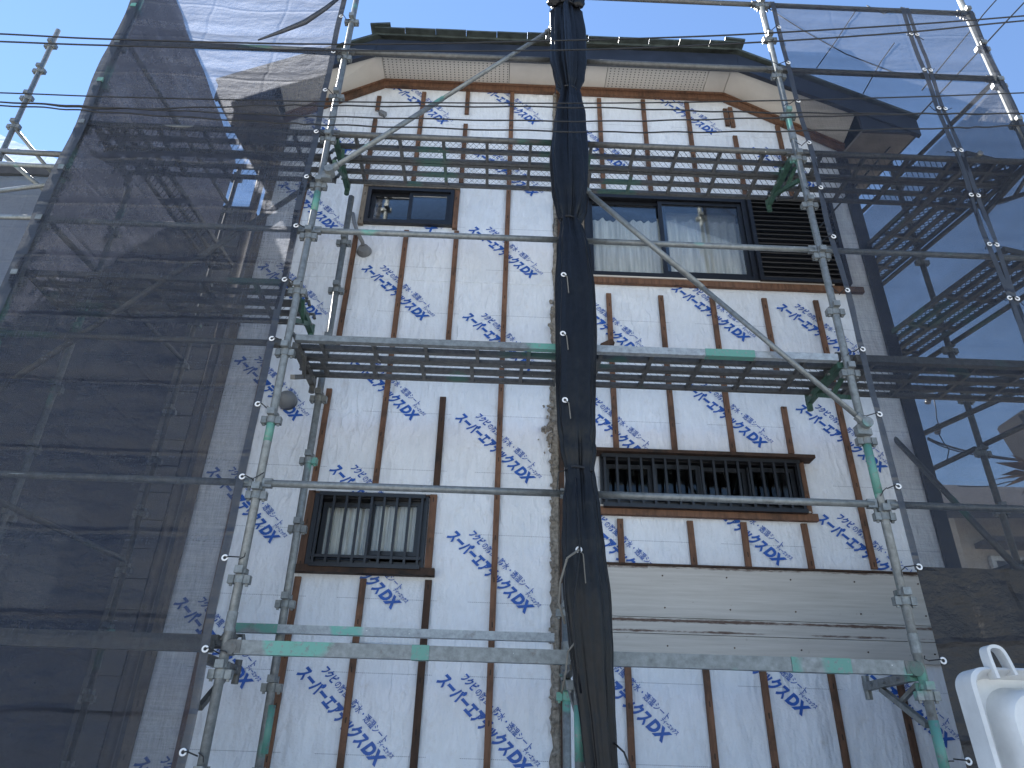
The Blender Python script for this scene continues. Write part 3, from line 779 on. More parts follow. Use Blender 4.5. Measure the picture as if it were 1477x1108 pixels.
# ---- walkway planks: steel frame with expanded metal
def lattice(L, W, cw=.046, cd=.027):
    mb = MB(); nx = int(L/cw); ny = int(W/cd)
    t = .0026
    for i in range(nx):
        for j in range(ny):
            x0 = i*cw; y0 = j*cd+(0)
            off = (cw/2) if j % 2 else 0
            x0 += off
            if x0+cw > L: continue
            p = [Vector((x0, y0, 0)), Vector((x0+cw*.5, y0+cd, .0)), Vector((x0+cw, y0, 0))]
            for a, b_ in ((p[0], p[1]), (p[1], p[2])):
                d = (b_-a).normalized(); nrm = Vector((-d.y, d.x, 0))*t
                o = len(mb.v); mb.v += [a-nrm, b_-nrm, b_+nrm+Vector((0, 0, .004)), a+nrm+Vector((0, 0, .004))]; mb.f.append((o, o+1, o+2, o+3))
    return mb
def plank_meshes(L, W):
    out = {}
    side = MB()
    for y in (0, W/2, W):
        side.span((0, y-.010, -.034), (L, y+.010, 0))
        side.span((0, y-.010-(.006 if y else 0), -.038), (L, y+.010+(.006 if y < W else 0), -.0345))
    side.span((-.012, -.011, -.045), (-.001, W+.011, .0)); side.span((L+.001, -.011, -.045), (L+.012, W+.011, .0))
    out['frame'] = (side, 'galvdark')
    out['mesh'] = (lattice(L, W), 'galvdark')
    return out
PLK = {}
def plank(name, label, loc, L, W, rotz, group, z, cross=5, hooks=True):
    key = (round(L, 2), round(W, 2))
    if key not in PLK:
        d = {}
        for k, (mb, mt) in plank_meshes(L, W).items():
            me = mb.mesh(k); me.materials.append(MAT[mt]); d[k] = me
        cb = MB().span((-.012, .012, -.038), (.012, W-.012, -.004)).mesh('cross_bar'); cb.materials.append(MAT['galvdark']); d['cb'] = cb
        hk = MB().tube([(0, 0, -.02), (-.03, 0, .03), (-.06, 0, .03), (-.072, 0, -.01)], .012, 8).mesh('hook'); hk.materials.append(MAT['galvdark']); d['hk'] = hk
        PLK[key] = d
    d = PLK[key]
    t = thing(name, label, 'walkway plank', loc, group); t.rotation_euler = (0, 0, rotz)
    def pt_(nm, me, l, rz=0):
        o = bpy.data.objects.new(nm, me); COL.objects.link(o); o.parent = t; o.location = l; o.rotation_euler = (0, 0, rz); return o
    pt_('side_rail_frame', d['frame'], (0, 0, 0)); stuff(pt_('expanded_mesh', d['mesh'], (0, 0, -.006)))
    ph = random.uniform(0, .5)
    for k in range(cross): pt_('cross_bar', d['cb'], (L*(k+.3+.4*ph)/cross, 0, 0))
    for y in ((.03, W-.03) if hooks else ()):
        pt_('hook', d['hk'], (-.012, y, 0)); pt_('hook', d['hk'], (L+.012, y, 0), math.pi)
    return t
bayname = ['behind the mesh net beyond the left house corner', 'crossing under the small dark upper window', 'in front of the wide curtained upper window', 'behind the mesh net past the shutter box']
for i in range(4):
    x0 = xpost(XP[i], 5.8)+.05; L = XP[i+1]-XP[i]-.11
    for j, yy in enumerate((YF+.035, YF+.30)):
        plank('walkway_plank', 'top walkway plank '+bayname[i]+(', outer one' if j == 0 else ', wall side'), (x0, yy, 5.825), L, .235, 0, 'top walkway planks', 0)
midname = ['', 'left of the black rolled sheet, between grated and dark windows', 'right of the black rolled sheet, over the long grated window', 'behind the mesh net by the right house corner']
for i in range(1, 4):
    x0 = xpost(XP[i], 3.9)+.05; L = XP[i+1]-XP[i]-.11
    for j, yy in enumerate((YF+.035, YF+.285)):
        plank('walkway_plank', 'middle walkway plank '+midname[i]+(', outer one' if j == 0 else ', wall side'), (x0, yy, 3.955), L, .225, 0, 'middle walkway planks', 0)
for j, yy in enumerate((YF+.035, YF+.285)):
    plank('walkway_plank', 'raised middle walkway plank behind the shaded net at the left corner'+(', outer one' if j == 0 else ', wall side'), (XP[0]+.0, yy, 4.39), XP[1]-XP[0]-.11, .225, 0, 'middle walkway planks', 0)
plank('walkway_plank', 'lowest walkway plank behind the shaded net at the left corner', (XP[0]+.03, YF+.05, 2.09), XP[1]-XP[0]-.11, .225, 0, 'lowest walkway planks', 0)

# ---- right side scaffold, following the slanted boundary
SR = Vector((4.08, YF, 0))
def side(t, off=0.0, z=0.0):      # point t metres back along the right boundary, off metres towards the house
    nrm = Vector((-RD.y, RD.x, 0))
    p = SR+RD*t+nrm*off; return Vector((p.x, p.y, z))
sscaf = thing('side_scaffold', 'dark tube scaffold running back along the right house wall behind the net', 'scaffold', side(1.2))
for t in (1.20, 2.25):
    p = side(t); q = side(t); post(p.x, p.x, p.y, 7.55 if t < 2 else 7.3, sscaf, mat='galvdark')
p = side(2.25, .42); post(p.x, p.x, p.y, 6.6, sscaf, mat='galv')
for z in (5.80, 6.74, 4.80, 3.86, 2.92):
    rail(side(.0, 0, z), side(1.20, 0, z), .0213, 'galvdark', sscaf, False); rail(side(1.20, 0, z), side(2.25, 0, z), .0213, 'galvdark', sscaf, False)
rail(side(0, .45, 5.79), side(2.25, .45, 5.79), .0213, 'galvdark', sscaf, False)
ang = math.atan2(RD.y, RD.x)
for z, nm in ((4.90, 'lower'), (5.86, 'upper')):
    for j, of in enumerate((.03, .27)):
        p = side(.12, of-.0, z); plank('side_walkway_plank', nm+' walkway plank running back beside the right wall'+(', outer' if j == 0 else ', inner'), (p.x, p.y, z), 2.05, .225, ang-0, 'side walkway planks', 0, hooks=False)
a, b_ = at(1345, 640, -.55), at(1477, 578, -1.0)
def sbrace(pa, Ya, pb, Yb, r=.0213):
    obj('brace', MB().tube([at(*pa, Ya), at(*pb, Yb)], r, 10), 'galvdark', sscaf, smooth=True)
p1 = side(.05, .02, 3.35); p2 = side(2.2, .02, 4.55)
sbrace((1250, 590), .30, (1477, 830), -.9); sbrace((1300, 640), .25, (1600, 505), -1.0)
obj('brace', MB().tube([side(.05, .03, 4.0), side(2.2, .03, 4.75)], .0213, 10), 'galvdark', sscaf, smooth=True)

# ---- left side scaffold
SL = Vector((-3.23, YF, 0))
def sidel(t, off=0, z=0):
    nrm = Vector((LD.y, -LD.x, 0)); p = SL+LD*t+nrm*off; return Vector((p.x, p.y, z))
lscaf = thing('side_scaffold', 'shaded tube scaffold running back past the left house corner', 'scaffold', sidel(1.5))
for t in (1.95,):
    p = sidel(t); post(p.x, p.x, p.y, 7.3, lscaf, mat='galvdark')
for z in (2.92, 4.80, 6.74):
    rail(sidel(0, 0, z), sidel(1.95, 0, z), .0213, 'galvdark', lscaf, False)
angl = math.atan2(LD.y, LD.x)
for z in (5.85,):
    p = sidel(.1, .30, z); plank('side_walkway_plank', ('upper' if z > 5 else 'lower')+' walkway plank running back past the left house corner', (p.x, p.y, z), 1.75, .235, angl, 'side walkway planks', 0, hooks=False)

# ---- separate scaffold poles in the open at the far left
lp = thing('far_scaffold', 'bare scaffold pole with cross tubes against the open sky', 'scaffold', at(0, 900, .2)*1.0)
lp.location.z = 0
Yp = -.2
pb, ptp = at(-4, 236, Yp), at(84, 44, Yp)
dv = (ptp-pb)/(ptp.z-pb.z)
base = pb+dv*(0.02-pb.z)
o = obj('post', MB().tube([base, ptp], .0243, 14), 'galv', lp, smooth=True)
for k, py in enumerate((67, 103, 142, 183)):
    z = zpix(ptp.x, py, Yp); q = pb+dv*(z-pb.z); inst('coupler', CM, o, q)
def lrail(pa, pb_, Ya, Yb=None, r=.0213, mat='galv'):
    obj('rail', MB().tube([at(*pa, Ya), at(*pb_, Ya if Yb is None else Yb)], r, 10), mat, lp, smooth=True)
lrail((2, 218), (108, 224), -.2, -.55, .026, 'galvdark'); lrail((-20, 235), (100, 242), -.3, -.6)
lrail((-20, 278), (90, 264), .2, -.3); lrail((-30, 312), (80, 315), -.3, -.6)
lrail((22, 186), (90, 268), -.2, .2, .018); lrail((5, 224), (82, 290), -.1, .1)

# ================================================================== net sheets
EYM = None
def eyelet_mesh():
    mb = MB(); n1, n2, R1, r1 = 18, 8, .0135, .0050
    for i in range(n1):
        for j in range(n2):
            a = 2*math.pi*i/n1; b_ = 2*math.pi*j/n2
            mb.v.append(Vector(((R1+r1*math.cos(b_))*math.cos(a), r1*.6*math.sin(b_), (R1+r1*math.cos(b_))*math.sin(a))))
    for i in range(n1):
        for j in range(n2): mb.f.append((i*n2+j, ((i+1) % n1)*n2+j, ((i+1) % n1)*n2+(j+1) % n2, i*n2+(j+1) % n2))
    me = mb.mesh('eyelet', smooth=True); me.materials.append(MAT['eyelet']); return me
EY = eyelet_mesh()
def sheet(name, label, cat, P, nu, nv, mat, disp, parent=None):
    """P(u,v) -> point; disp(p,u,v) -> offset vector"""
    mb = MB()
    for j in range(nv+1):
        for i in range(nu+1):
            u, v = i/nu, j/nv; p = P(u, v); mb.v.append(p+disp(p, u, v))
    for j in range(nv):
        for i in range(nu):
            a = j*(nu+1)+i; mb.f.append((a, a+1, a+nu+2, a+nu+1))
    o = obj(name, mb, mat, parent, smooth=True)
    if label: tag(o, label, cat, 'scaffold net sheets')
    return o
def lerp4(a, b_, c, d):     # a bottom-left, b bottom-right, c top-right, d top-left
    a, b_, c, d = map(Vector, (a, b_, c, d))
    return lambda u, v: (a*(1-u)+b_*u)*(1-v)+(d*(1-u)+c*u)*v
def folds(nrm, amp=.02, seed=0, hz=0.0, hamp=.012):
    nrm = Vector(nrm)
    def f(p, u, v):
        edge = min(1, 6*u*(1-u)+.15)
        k = amp*noise.noise((p.x*1.1+seed, p.y*1.1, p.z*.9))+amp*.45*noise.noise((p.x*3+seed, p.y*3, p.z*2.6+seed))
        k += hamp*noise.noise((p.x*.55+seed, p.y*.6, p.z*4.3))
        k += .034*max(0, 1-abs(((p.z+.03*noise.noise((p.x*1.5+seed, 0, p.z*.7)))*2.1) % 1-.5)*9)*hz
        return nrm*k*edge
    return f
def ties(sheet_o, pts, post_y=YF, side_=1):
    for k, (x, y, z) in enumerate(pts):
        e = inst('eyelet', EY, sheet_o, (x, y-.008, z))
        px_ = x+side_*random.uniform(.045, .07)
        mb = MB().tube([(x, y-.006, z), (x+side_*.02, y-.02, z+.004), (px_, post_y-.03, z+random.uniform(-.02, .02))], .0035, 6)
        a = random.uniform(-.07, .05)
        mb.tube([(px_, post_y-.03, z), (px_+side_*.03, post_y-.04, z+a*.4), (px_+side_*random.uniform(.02, .06), post_y-.04, z+a)], .003, 6)
        obj('tie_cord', mb, 'cablemat', sheet_o)
YS = YF-.045
# left front sheet
xs_l = XP[0]-.02
s1 = sheet('net_sheet', 'translucent black net sheet hung over the left front of the scaffold', 'net sheet',
           lerp4((xs_l, YS, .25), (-1.435, YS, .25), (-1.49, YS, 7.95), (xs_l-.05, YS, 7.95)), 46, 170, 'net', folds((0, 1, 0), .045, 1.7, 1.0, .02))
hz_ = lambda a, b_: (lambda u, v: Vector(a[0])*(1-v)*(1-u)+Vector(b_[0])*(1-v)*u+Vector(a[1])*v*(1-u)+Vector(b_[1])*v*u)
def hem(par, x0, x1, x0t, x1t, z0, z1, y, seed):
    sheet('hem', None, None, lerp4((x0, y, z0), (x1, y, z0), (x1t, y, z1), (x0t, y, z1)), 3, 120, 'hem', lambda p, u, v: Vector((.024*noise.noise((seed, 0, p.z*1.5)), .006*noise.noise((seed+u*2, 1, p.z*5)), 0)), par)
hem(s1, -1.475, -1.430, -1.53, -1.485, .25, 7.95, YS-.004, 2)
hem(s1, xs_l-.03, xs_l+.05, xs_l-.08, xs_l, .25, 7.95, YS-.004, 4)
ties(s1, [(-1.447-.055*(z-.25)/7.7, YS-.004, z) for z in [1.54+.465*k for k in range(13)]])
obj('strap', MB().tube([at(x, y, YS-.03) for x, y in ((500, -12), (470, 12), (440, 32), (405, 46), (372, 58))], [.012, .018, .022, .016, .006], 8), 'hem', s1, smooth=True)
# right front, two upper widths and a denser lower one
xr0 = 2.315; ZS = 2.53
s2 = sheet('net_sheet', 'translucent black net sheet over the right house corner, beside the post', 'net sheet',
           lerp4((xr0, YS, ZS), (3.42, YS, ZS), (3.46, YS, 7.60), (xr0-.045, YS, 7.60)), 30, 120, 'netr', folds((0, 1, 0), .03, 8.1, .3, .012))
hem(s2, xr0-.012, xr0+.028, xr0-.055, xr0-.015, ZS, 7.6, YS-.004, 6); hem(s2, 3.385, 3.425, 3.425, 3.465, ZS, 7.6, YS-.004, 9)
ties(s2, [(xr0+.012-.045*(z-2.5)/5, YS-.006, z) for z in [2.545+.468*k for k in range(11)]], side_=-1)
ties(s2, [(3.400+.04*(z-2.5)/5, YS-.006, z) for z in [3.0+.468*k for k in range(10)]], side_=1)
for pts in (((1108, 12), (1160, 45), (1220, 78), (1290, 105)), ((1238, 10), (1205, 60), (1178, 98)), ((1290, 62), (1270, 90), (1245, 135)), ((1250, 8), (1275, 20), (1292, 14))):
    obj('tie_cord', MB().tube([at(x, y, YS+.04) for x, y in pts], .0045, 6), 'cablemat', s2, smooth=True)
s3 = sheet('net_sheet', 'narrow black net sheet at the outer end of the scaffold', 'net sheet',
           lerp4((3.405, YS+.006, ZS), (4.10, YS+.006, ZS), (4.09, YS+.006, 7.60), (3.445, YS+.006, 7.60)), 20, 120, 'netr', folds((0, 1, 0), .02, 3.3, .3, .012))
hem(s3, 3.44, 3.475, 3.48, 3.515, ZS, 7.6, YS+.001, 12); hem(s3, 4.055, 4.10, 4.05, 4.09, ZS, 7.6, YS+.001, 14)
ties(s3, [(3.455+.04*(z-2.5)/5, YS-.002, z) for z in [3.0+.468*k for k in range(10)]], side_=-1)
s4 = sheet('net_sheet', 'dense dark net sheet hanging in folds below the lowest rail', 'net sheet',
           lerp4((2.33, YS, .15), (4.12, YS, .15), (4.12, YS, ZS+.02), (2.315, YS, ZS+.02)), 60, 70, 'netblack',
           lambda p, u, v: Vector((0, -.045*noise.noise((p.x*2.3+p.z*1.7, 1, p.z*1.2-p.x*1.0))-.02*noise.noise((p.x*6+p.z*5, 3, p.z*3)), 0))*min(1, 6*u+.1))
ties(s4, [(2.33, YS-.004, z) for z in (1.60, 2.06)], side_=-1)
# side sheets
sheet('side_net_sheet', 'net sheet receding along the right boundary, its top edge in sun', 'net sheet',
      lerp4(side(.02, -.05, .3), side(2.45, -.05, .3), side(2.45, -.05, 6.75), side(.02, -.05, 6.72)), 40, 110, 'netr', folds((1, .2, 0), .05, 5.1, .5, .02))
sheet('side_net_sheet', 'tall dark net sheet receding from the left corner post', 'net sheet',
      lerp4(sidel(.02, -.05, .3), sidel(1.92, -.05, .3), sidel(1.92, -.05, 7.35), sidel(.02, -.05, 8.0)), 40, 120, 'netdense', folds((1, .1, 0), .05, 9.4, .5, .02))
sheet('back_net_sheet', 'pale net sheet on the far scaffold seen past the bare pole', 'net sheet',
      lerp4(at(-60, 520, 1.3), at(140, 520, 1.3), at(130, 250, 1.3), at(-40, 175, 1.3)), 16, 24, 'netpale', folds((0, 1, 0), .05, 2.4, .3))

# ---- the rolled black sheet tied to the middle post
prof = [(-14, 814, 40), (2, 815, 44), (8, 817, 38), (14, 816, 24), (22, 815, 36), (50, 817, 41), (90, 818, 42), (118, 820, 33), (131, 821, 21), (140, 821, 25), (170, 820, 38), (225, 820, 49), (270, 822, 47),
        (300, 823, 37), (319, 822, 25), (327, 824, 30), (360, 828, 46), (420, 831, 56), (500, 831, 60), (560, 831, 60), (610, 832, 55), (650, 834, 46), (676, 835, 36), (690, 837, 38), (730, 838, 50),
        (790, 841, 62), (860, 845, 70), (920, 850, 66), (980, 855, 58), (1040, 861, 50), (1108, 867, 46), (1200, 872, 44), (1320, 872, 46)]
YB = YF-.10
def pinterp(py):
    for (a, b_, c_), (d_, e_, f_) in zip(prof, prof[1:]):
        if a <= py <= d_:
            t = (py-a)/(d_-a); t2 = t*t*(3-2*t); return b_+(e_-b_)*t, c_+(f_-c_)*t2
    return prof[-1][1:]
mb = MB(); NR, NS = 340, 84
for i in range(NR+1):
    py = -14+(1320+14)*i/NR; cx, wd = pinterp(py); c = at(cx, py, YB); l = at(cx-wd/2, py, YB); rr = (c-l).length
    tight = min(1, max(0, (60-wd)/40))
    for k in range(NS):
        q = 2*math.pi*k/NS
        z = c.z
        fo = .24*math.sin(5*q+1.3*math.sin(z*1.1)+z*.25)+.20*math.sin(9*q-z*.4+1.5*noise.noise((z*.8, 0, 3)))+.10*math.sin(17*q+z*1.7)
        fo = fo*((.42 if z > 4.9 else (.16 if z > 3.2 else .34))+.85*tight)+.10*noise.noise((math.cos(q)*1.6, math.sin(q)*1.6, z*2.2))
        r_ = rr*(1+fo*.95-.03)
        mb.v.append(Vector((c.x+r_*math.cos(q), YB+.8*r_*math.sin(q), z)))
    if i:
        o = i*NS
        for k in range(NS): mb.f.append((o-NS+k, o-NS+(k+1) % NS, o+(k+1) % NS, o+k))
roll = tag(obj('rolled_sheet', mb, 'blacksheet', None, smooth=True), 'black sheet gathered and tied into a long bundle on the middle post', 'rolled sheet')
for py in (131, 319, 680, 12):
    cx, wd = pinterp(py); c = at(cx, py, YB); rr = wd/2/FPX*(c-CAMP).dot(_f)*1.02
    mb = MB()
    for rep in range(2):
        mb.tube([c+Vector((rr*math.cos(q), .82*rr*math.sin(q), .006*rep+.006*math.sin(q*2))) for q in [2*math.pi*k/24 for k in range(25)]], .0045, 6, False)
    mb.tube([c+Vector((-rr, -.02, 0)), c+Vector((-rr-.05, -.05, -.03)), c+Vector((-rr-.06, -.05, -.14))], .003, 6)
    obj('tie_cord', mb, 'cablemat', roll)
for (xx, yy) in ((813, 396), (812, 481), (815, 577), (835, 793)):
    p = at(xx, yy, YB); _, wd = pinterp(yy); p.y = YB-.8*wd/2/FPX*4.2*.92-.012; q = at(xx, yy, p.y); inst('eyelet', EY, roll, q)
    L = random.uniform(.10, .2)
    obj('tie_cord', MB().tube([q, q+Vector((.02, -.02, -.03)), q+Vector((.03, -.012, -L))], .0035, 6), 'rope', roll)
q = at(835, 793, YB-.14)
obj('tie_cord', MB().tube([q, at(818, 805, YB-.14), at(808, 840, YB-.12), at(806, 870, YB-.08), at(815, 900, YB-.05)], .006, 8), 'rope', roll, smooth=True)
q = at(829, 927, YB-.1)
obj('tie_cord', MB().tube([q, at(819, 940, YB-.08), at(816, 970, YB-.05), at(810, 1000, YB)], .005, 8), 'rope', roll, smooth=True)
obj('tie_cord', MB().tube([at(886, 1072, YB-.05), at(900, 1085, YB-.1), at(912, 1115, YB-.1), at(905, 1150, YB)], .005, 8), 'cablemat', roll, smooth=True)
obj('seam', MB().tube([at(x, y, YB-.135) for x, y in ((831, 690), (834, 740), (836, 793), (830, 850), (827, 900), (831, 950), (838, 1000))], .006, 8), 'blacksheet', roll, smooth=True)
mb = MB()
for dx, dz, s in ((-.10, .01, .06), (.10, .0, .06), (.0, .05, .05), (-.05, .06, .045), (.07, .07, .04)):
    c = at(816, 8, YB-.02)+Vector((dx, -.02, dz)); n1 = 10
    o = len(mb.v)
    for i in range(7):
        for k in range(n1):
            th = math.pi*(i+.3)/6.6; q = 2*math.pi*k/n1; d = Vector((math.sin(th)*math.cos(q), math.sin(th)*math.sin(q)*.7, math.cos(th)*.8))
            mb.v.append(c+d*s*(1+.45*noise.noise(d*2.2+Vector((dx*30, 0, dz*20)))))
    for i in range(6):
        for k in range(n1): mb.f.append((o+i*n1+k, o+i*n1+(k+1) % n1, o+(i+1)*n1+(k+1) % n1, o+(i+1)*n1+k))
obj('knot', mb, 'blacksheet', roll, smooth=True)

# ================================================================== overhead cables
def cable(pts, Y, r, label, twist=0):
    P_ = [at(x, y, Y) for x, y in pts]
    # smooth through the points
    out = []
    for i in range(len(P_)-1):
        p0, p1, p2, p3 = P_[max(i-1, 0)], P_[i], P_[i+1], P_[min(i+2, len(P_)-1)]
        for k in range(14):
            t = k/14
            out.append(.5*((2*p1)+(p2-p0)*t+(2*p0-5*p1+4*p2-p3)*t*t+(-p0+3*p1-3*p2+p3)*t**3))
    out.append(P_[-1])
    if twist: out = [p+Vector((0, 0, twist*math.sin(i*1.15))) for i, p in enumerate(out)]
    return tag(obj('overhead_cable', MB().tube(out, r, 6), 'cablemat', None, smooth=True), label, 'cable', 'overhead cables')
YC = -2.3
cable([(-400, 30), (0, 49), (170, 57), (500, 64), (829, 58), (1105, 48), (1477, 23), (1900, -20)], YC, .0048, 'smooth overhead cable, highest of all, crossing the roof edge')
cable([(-400, 44), (0, 60), (170, 66), (500, 73), (829, 72), (1077, 62), (1304, 47), (1477, 30), (1900, -8)], YC-.05, .0048, 'smooth overhead cable just under the highest one')
cable([(-400, 122), (0, 134), (170, 140), (500, 147), (830, 149), (1077, 146), (1312, 140), (1477, 134), (1900, 118)], YC, .0038, 'thin overhead cable crossing just under the wall top board')
cable([(-400, 128), (0, 147), (170, 157), (400, 152), (500, 153), (830, 155), (1077, 162), (1310, 164), (1477, 164), (1900, 160)], YC-.05, .0042, 'twisted overhead cable below the thin straight one', .004)
cable([(-400, 130), (0, 147), (170, 156), (400, 166), (500, 169), (830, 175), (1077, 171), (1310, 164.5), (1477, 164), (1900, 160)], YC-.1, .0040, 'sagging overhead cable between the two twisted ones', .003)
cable([(-400, 136), (0, 152), (170, 163), (400, 177), (500, 181), (830, 190), (1077, 190), (1358, 185), (1477, 181), (1900, 165)], YC-.05, .0042, 'lowest twisted overhead cable just above the top walkway', .004)
cable([(1700, -230), (1477, 4), (1400, 87), (1276, 221), (1180, 330)], -.2, .0085, 'thick cable slanting down past the right eave')
cable([(1560, -135), (1437, 0), (1405, 38), (1330, 130)], .3, .008, 'short steep cable above the right corner post')
cable([(1338, 632), (1360, 641), (1400, 652), (1477, 664), (1600, 672)], 1.6, .012, 'pair of service cables behind the right net, thick upper one')
cable([(1338, 634), (1365, 646), (1405, 656), (1477, 665), (1600, 671)], 1.62, .008, 'thinner service cable drooping under the thick one')
cable([(1382, 701), (1400, 702), (1430, 701), (1456, 695), (1500, 690)], 1.6, .006, 'thin wire with a small clip behind the right net')
# insulators hanging behind the right net
for nm, pts in (('first', [(1345, 566), (1350, 590), (1351, 604), (1354, 612)]), ('second', [(1352, 622), (1362, 640), (1369, 648), (1366, 664), (1354, 675)])):
    t = thing('wire_insulator', 'small dark insulator on a '+('straight hanging' if nm == 'first' else 'curled loose')+' wire behind the right net', 'insulator', at(*pts[0], 1.5), 'insulators behind the right net')
    obj('wire', MB().tube([at(x, y, 1.5) for x, y in pts], .006, 6), 'cablemat', t, smooth=True)
    a = at(*pts[0], 1.5); a = at(1340, 570, 1.5) if nm == 'first' else at(1354, 613, 1.5)
    mb = MB()
    for k in range(4):
        c = a+Vector((-.012*k, 0, -.028*k)); mb.tube([c, c+Vector((-.004, 0, -.014))], .030, 10)
    obj('insulator_body', mb, 'insul', t)

# ================================================================== neighbours
nb = thing('neighbour_house', 'dark walled house in shade behind the net beyond the left corner', 'house', (-6, 3.5, 0))
zt_ = at(350, 298, 1.6).z
x1 = at(366, 300, 1.6).x
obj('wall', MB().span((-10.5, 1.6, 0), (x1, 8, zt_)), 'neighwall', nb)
for k in range(26):
    z = .2+k*(zt_-.3)/26
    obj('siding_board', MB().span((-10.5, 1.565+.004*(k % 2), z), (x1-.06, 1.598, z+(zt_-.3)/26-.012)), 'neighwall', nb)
wn = obj('window', ring(-5.1, -3.9, 2.6, 3.7, .06, 1.50, 1.562), 'blackalu', nb); obj('pane', MB().span((-5.04, 1.53, 2.66), (-3.96, 1.54, 3.64)), 'winpale', wn)
wn = obj('window', ring(-5.0, -4.1, 5.0, 5.8, .06, 1.50, 1.562), 'blackalu', nb); obj('pane', MB().span((-4.94, 1.53, 5.06), (-4.16, 1.54, 5.74)), 'winpale', wn)
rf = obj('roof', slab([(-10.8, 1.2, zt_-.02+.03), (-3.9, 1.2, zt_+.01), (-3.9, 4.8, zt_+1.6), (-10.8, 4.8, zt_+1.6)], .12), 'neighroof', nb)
obj('roof_ridge', MB().span((-10.8, 4.7, zt_+1.7), (-3.9, 4.95, zt_+1.85)), 'neighroof', rf)

n2 = thing('neighbour_house', 'beige house with a dark eave glimpsed low behind the right net', 'house', (9, 6, 0))
Yn = 5.0
e0, e1 = at(1362, 748, Yn), at(1477, 716, Yn); zN = e0.z
xw = at(1385, 780, Yn+.6).x
obj('wall', MB().span((xw, Yn+.6, 0), (xw+7, Yn+7, zN+.27)), 'neighbeige', n2)
obj('roof', slab([(xw-.9, Yn, zN), (xw+8, Yn, zN+.25), (xw+8, Yn+4, zN+2.0), (xw-.9, Yn+4, zN+2.0)], .14), 'neighroof', n2)
wz = at(1430, 815, Yn+.6).z
wn = obj('window', ring(xw+.35, xw+1.75, wz-1.0, wz+.12, .07, Yn+.52, Yn+.597), 'winpale', n2); obj('pane', MB().span((xw+.42, Yn+.55, wz-.93), (xw+1.68, Yn+.56, wz+.05)), 'blackalu', wn)
obj('canopy', MB().span((xw+.2, Yn+.15, wz+.24), (xw+4.5, Yn+.59, wz+.32)), 'neighroof', n2)
obj('wall_panel', MB().span((xw+1.95, Yn+.55, wz-1.0), (xw+4, Yn+.597, wz+.15)), 'whiteplastic', n2)
# dark fixture and dry plant at the right edge
ut = thing('wall_cabinet', 'dark utility box cut by the picture edge behind the right net', 'cabinet', at(1470, 640, 1.5))
a = at(1444, 612, 1.5); b_ = at(1467, 660, 1.5)
obj('case', MB().box(at(1492, 628, 1.7), (.40, .35, .42), Matrix.Rotation(-.28, 3, 'Y')), 'neighroof', ut); obj('lid', MB().box(at(1484, 600, 1.7), (.46, .40, .04), Matrix.Rotation(-.28, 3, 'Y')), 'neighroof', ut)
dp = thing('dry_plant', 'withered brown leaves sticking out behind the right net', 'plant', at(1490, 690, .9))
rnd = random.Random(11)
c0 = at(1500, 685, .9)
obj('stem', MB().tube([c0+Vector((.05, .1, -.5)), c0+Vector((.0, .02, -.1)), c0], [.03, .025, .02], 8), 'dryleaf', dp)
for k in range(14):
    tip = at(rnd.uniform(1430, 1490), 683+rnd.gauss(0, 13), .9+rnd.uniform(-.15, .15)); d = tip-c0
    mid = c0.lerp(tip, .55)+Vector((0, rnd.uniform(-.04, .04), rnd.uniform(.0, .05))); wv_ = Vector((0, .0, 1)).cross(d).normalized()*rnd.uniform(.02, .045)+Vector((0, 0, rnd.uniform(-.02, .02)))
    mb = MB().quad(c0, mid-wv_, tip, mid+wv_); mb.quad(c0+Vector((0, .004, .004)), mid+wv_+Vector((0, .004, .006)), tip, mid-wv_+Vector((0, .004, .006)))
    obj('leaf', mb, 'dryleaf', dp)

# ================================================================== white bin with its lid raised
def rrect(cx, cz, w_, h_, r, n_=8):
    P_ = []
    for (sx_, sz_, a0) in ((1, 1, 0), (-1, 1, 90), (-1, -1, 180), (1, -1, 270)):
        for k in range(n_+1):
            a = R(a0+90*k/n_); P_.append((cx+sx_*(w_/2-r)+r*math.cos(a), cz+sz_*(h_/2-r)+r*math.sin(a)))
    return P_
YBN = -3.0
tl = at(1399, 962, YBN)         # upper left outer corner of the lid
bx = tl.x; bz = tl.z; BW = .62; LH = .58
bn = thing('waste_bin', 'white plastic bin standing with its moulded lid raised open', 'bin', (bx+BW/2, YBN+.1, 0))
def loft(name, secs, mat, parent, close=True, par=None):
    mb = MB(); k = len(secs[0])
    for s_ in secs: mb.v += [Vector(p) for p in s_]
    for i in range(len(secs)-1):
        for j in range(k): mb.f.append((i*k+j, i*k+(j+1) % k, (i+1)*k+(j+1) % k, (i+1)*k+j))
    mb.f.append(tuple(range(k))); mb.f.append(tuple(reversed(range((len(secs)-1)*k, len(secs)*k))))
    o = obj(name, mb, mat, parent, smooth=True)
    o.data.set_sharp_from_angle(angle=R(38)); return o
cx = bx+BW/2; cz = bz-LH/2
def sec(w_, h_, r, y, dz=0, taper=0): return [(x+taper*(x-cx)*(z-cz), y, z+dz) for x, z in rrect(cx, cz, w_, h_, r)]
TP = .12
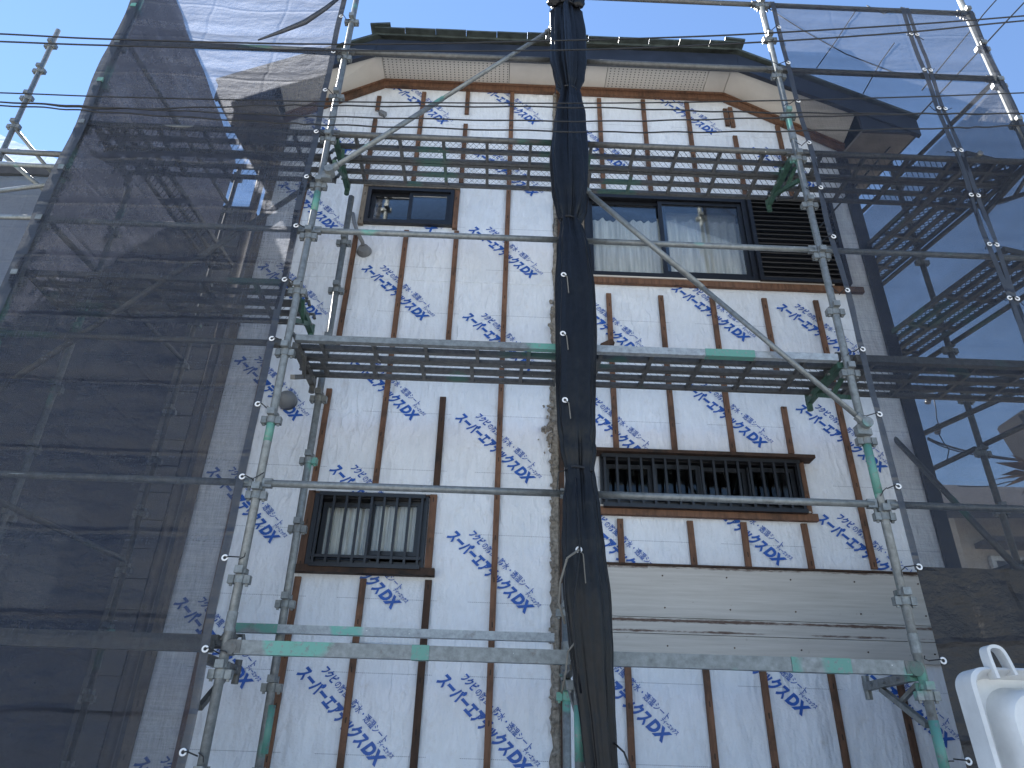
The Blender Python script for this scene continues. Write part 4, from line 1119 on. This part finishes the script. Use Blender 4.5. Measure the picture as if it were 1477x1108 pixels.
loft('lid', [sec(BW-.03, LH-.03, .05, YBN+.09, 0, TP), sec(BW, LH, .05, YBN+.075, 0, TP), sec(BW+.005, LH, .045, YBN-.005, 0, TP), sec(BW-.012, LH-.012, .045, YBN-.012, 0, TP),
             sec(BW-.022, LH-.022, .045, YBN-.004, 0, TP), sec(BW-.04, LH-.05, .05, YBN+.045, 0, TP), sec(BW-.10, LH-.09, .07, YBN+.05, 0, TP), sec(BW-.12, LH-.105, .075, YBN+.022, 0, TP),
             sec(BW-.13, LH-.11, .075, YBN-.012, 0, TP), sec(BW-.145, LH-.13, .07, YBN-.025, 0, TP), sec(BW-.20, LH-.19, .06, YBN-.025, 0, TP), sec(BW-.215, LH-.205, .055, YBN-.012, 0, TP), sec(BW-.25, LH-.25, .05, YBN+.035, 0, TP)], 'whiteplastic', bn)
hx = at(1425, 950, YBN).x
mb = MB()
path = [Vector((hx, YBN-.005, bz-.03)), Vector((hx-.004, YBN, bz+.035)), Vector((hx+.006, YBN, bz+.052)), Vector((hx+.030, YBN, bz+.050)), Vector((hx+.043, YBN, bz+.03)), Vector((hx+.052, YBN-.005, bz-.02))]
fine = []
for i in range(len(path)-1):
    p0, p1, p2, p3 = path[max(i-1, 0)], path[i], path[i+1], path[min(i+2, len(path)-1)]
    for k in range(6):
        t = k/6; fine.append(.5*((2*p1)+(p2-p0)*t+(2*p0-5*p1+4*p2-p3)*t*t+(-p0+3*p1-3*p2+p3)*t**3))
fine.append(path[-1])
for i, p in enumerate(fine):
    tn = (fine[min(i+1, len(fine)-1)]-fine[max(i-1, 0)]).normalized(); nr = Vector((0, 1, 0)).cross(tn).normalized()*.0045; d = Vector((0, .018, 0))
    mb.v += [p-nr-d, p+nr-d, p+nr+d, p-nr+d]
    if i:
        o = 4*i
        for k in range(4): mb.f.append((o-4+k, o-4+(k+1) % 4, o+(k+1) % 4, o+k))
mb.f += [(0, 1, 2, 3), tuple(range(len(mb.v)-4, len(mb.v)))]
obj('handle', mb, 'whiteplastic', bn)
obj('hinge_rod', MB().tube([(hx+.05, YBN+.02, bz+.006), (bx+BW-.06, YBN+.02, bz+.006)], .010, 10), 'rubber', bn)
mb = MB().tube([(bx+.075, YBN-.006, bz-.10), (bx+.082, YBN-.012, bz-.105), (bx+.078, YBN-.014, bz-.15), (bx+.074, YBN-.012, bz-.18), (bx+.082, YBN-.006, bz-.20)], .005, 8)
obj('catch', mb, 'whiteplastic', bn)
zb_ = bz-LH-.02
def bsec(w_, d_, r, z): return [(x, YBN+.42+(yy), z) for x, yy in rrect(cx, 0, w_, d_, r)]
loft('body', [bsec(.48, .50, .05, .05), bsec(.50, .52, .05, .10), bsec(BW-.02, .64, .06, zb_-.08), bsec(BW, .66, .06, zb_-.07), bsec(BW, .66, .06, zb_-.02), bsec(BW-.05, .60, .05, zb_-.02), bsec(BW-.12, .5, .05, zb_-.4)], 'whiteplastic', bn)
for s in (-1, 1):
    obj('wheel', MB().tube([(cx+s*.25-.025, YBN+.66, .09), (cx+s*.25+.025, YBN+.66, .09)], .09, 20), 'rubber', bn)
obj('lid_hinge', MB().bar((cx, YBN+.05, zb_-.03), (cx, YBN+.05, zb_+.06), .5, .04), 'whiteplastic', bn)
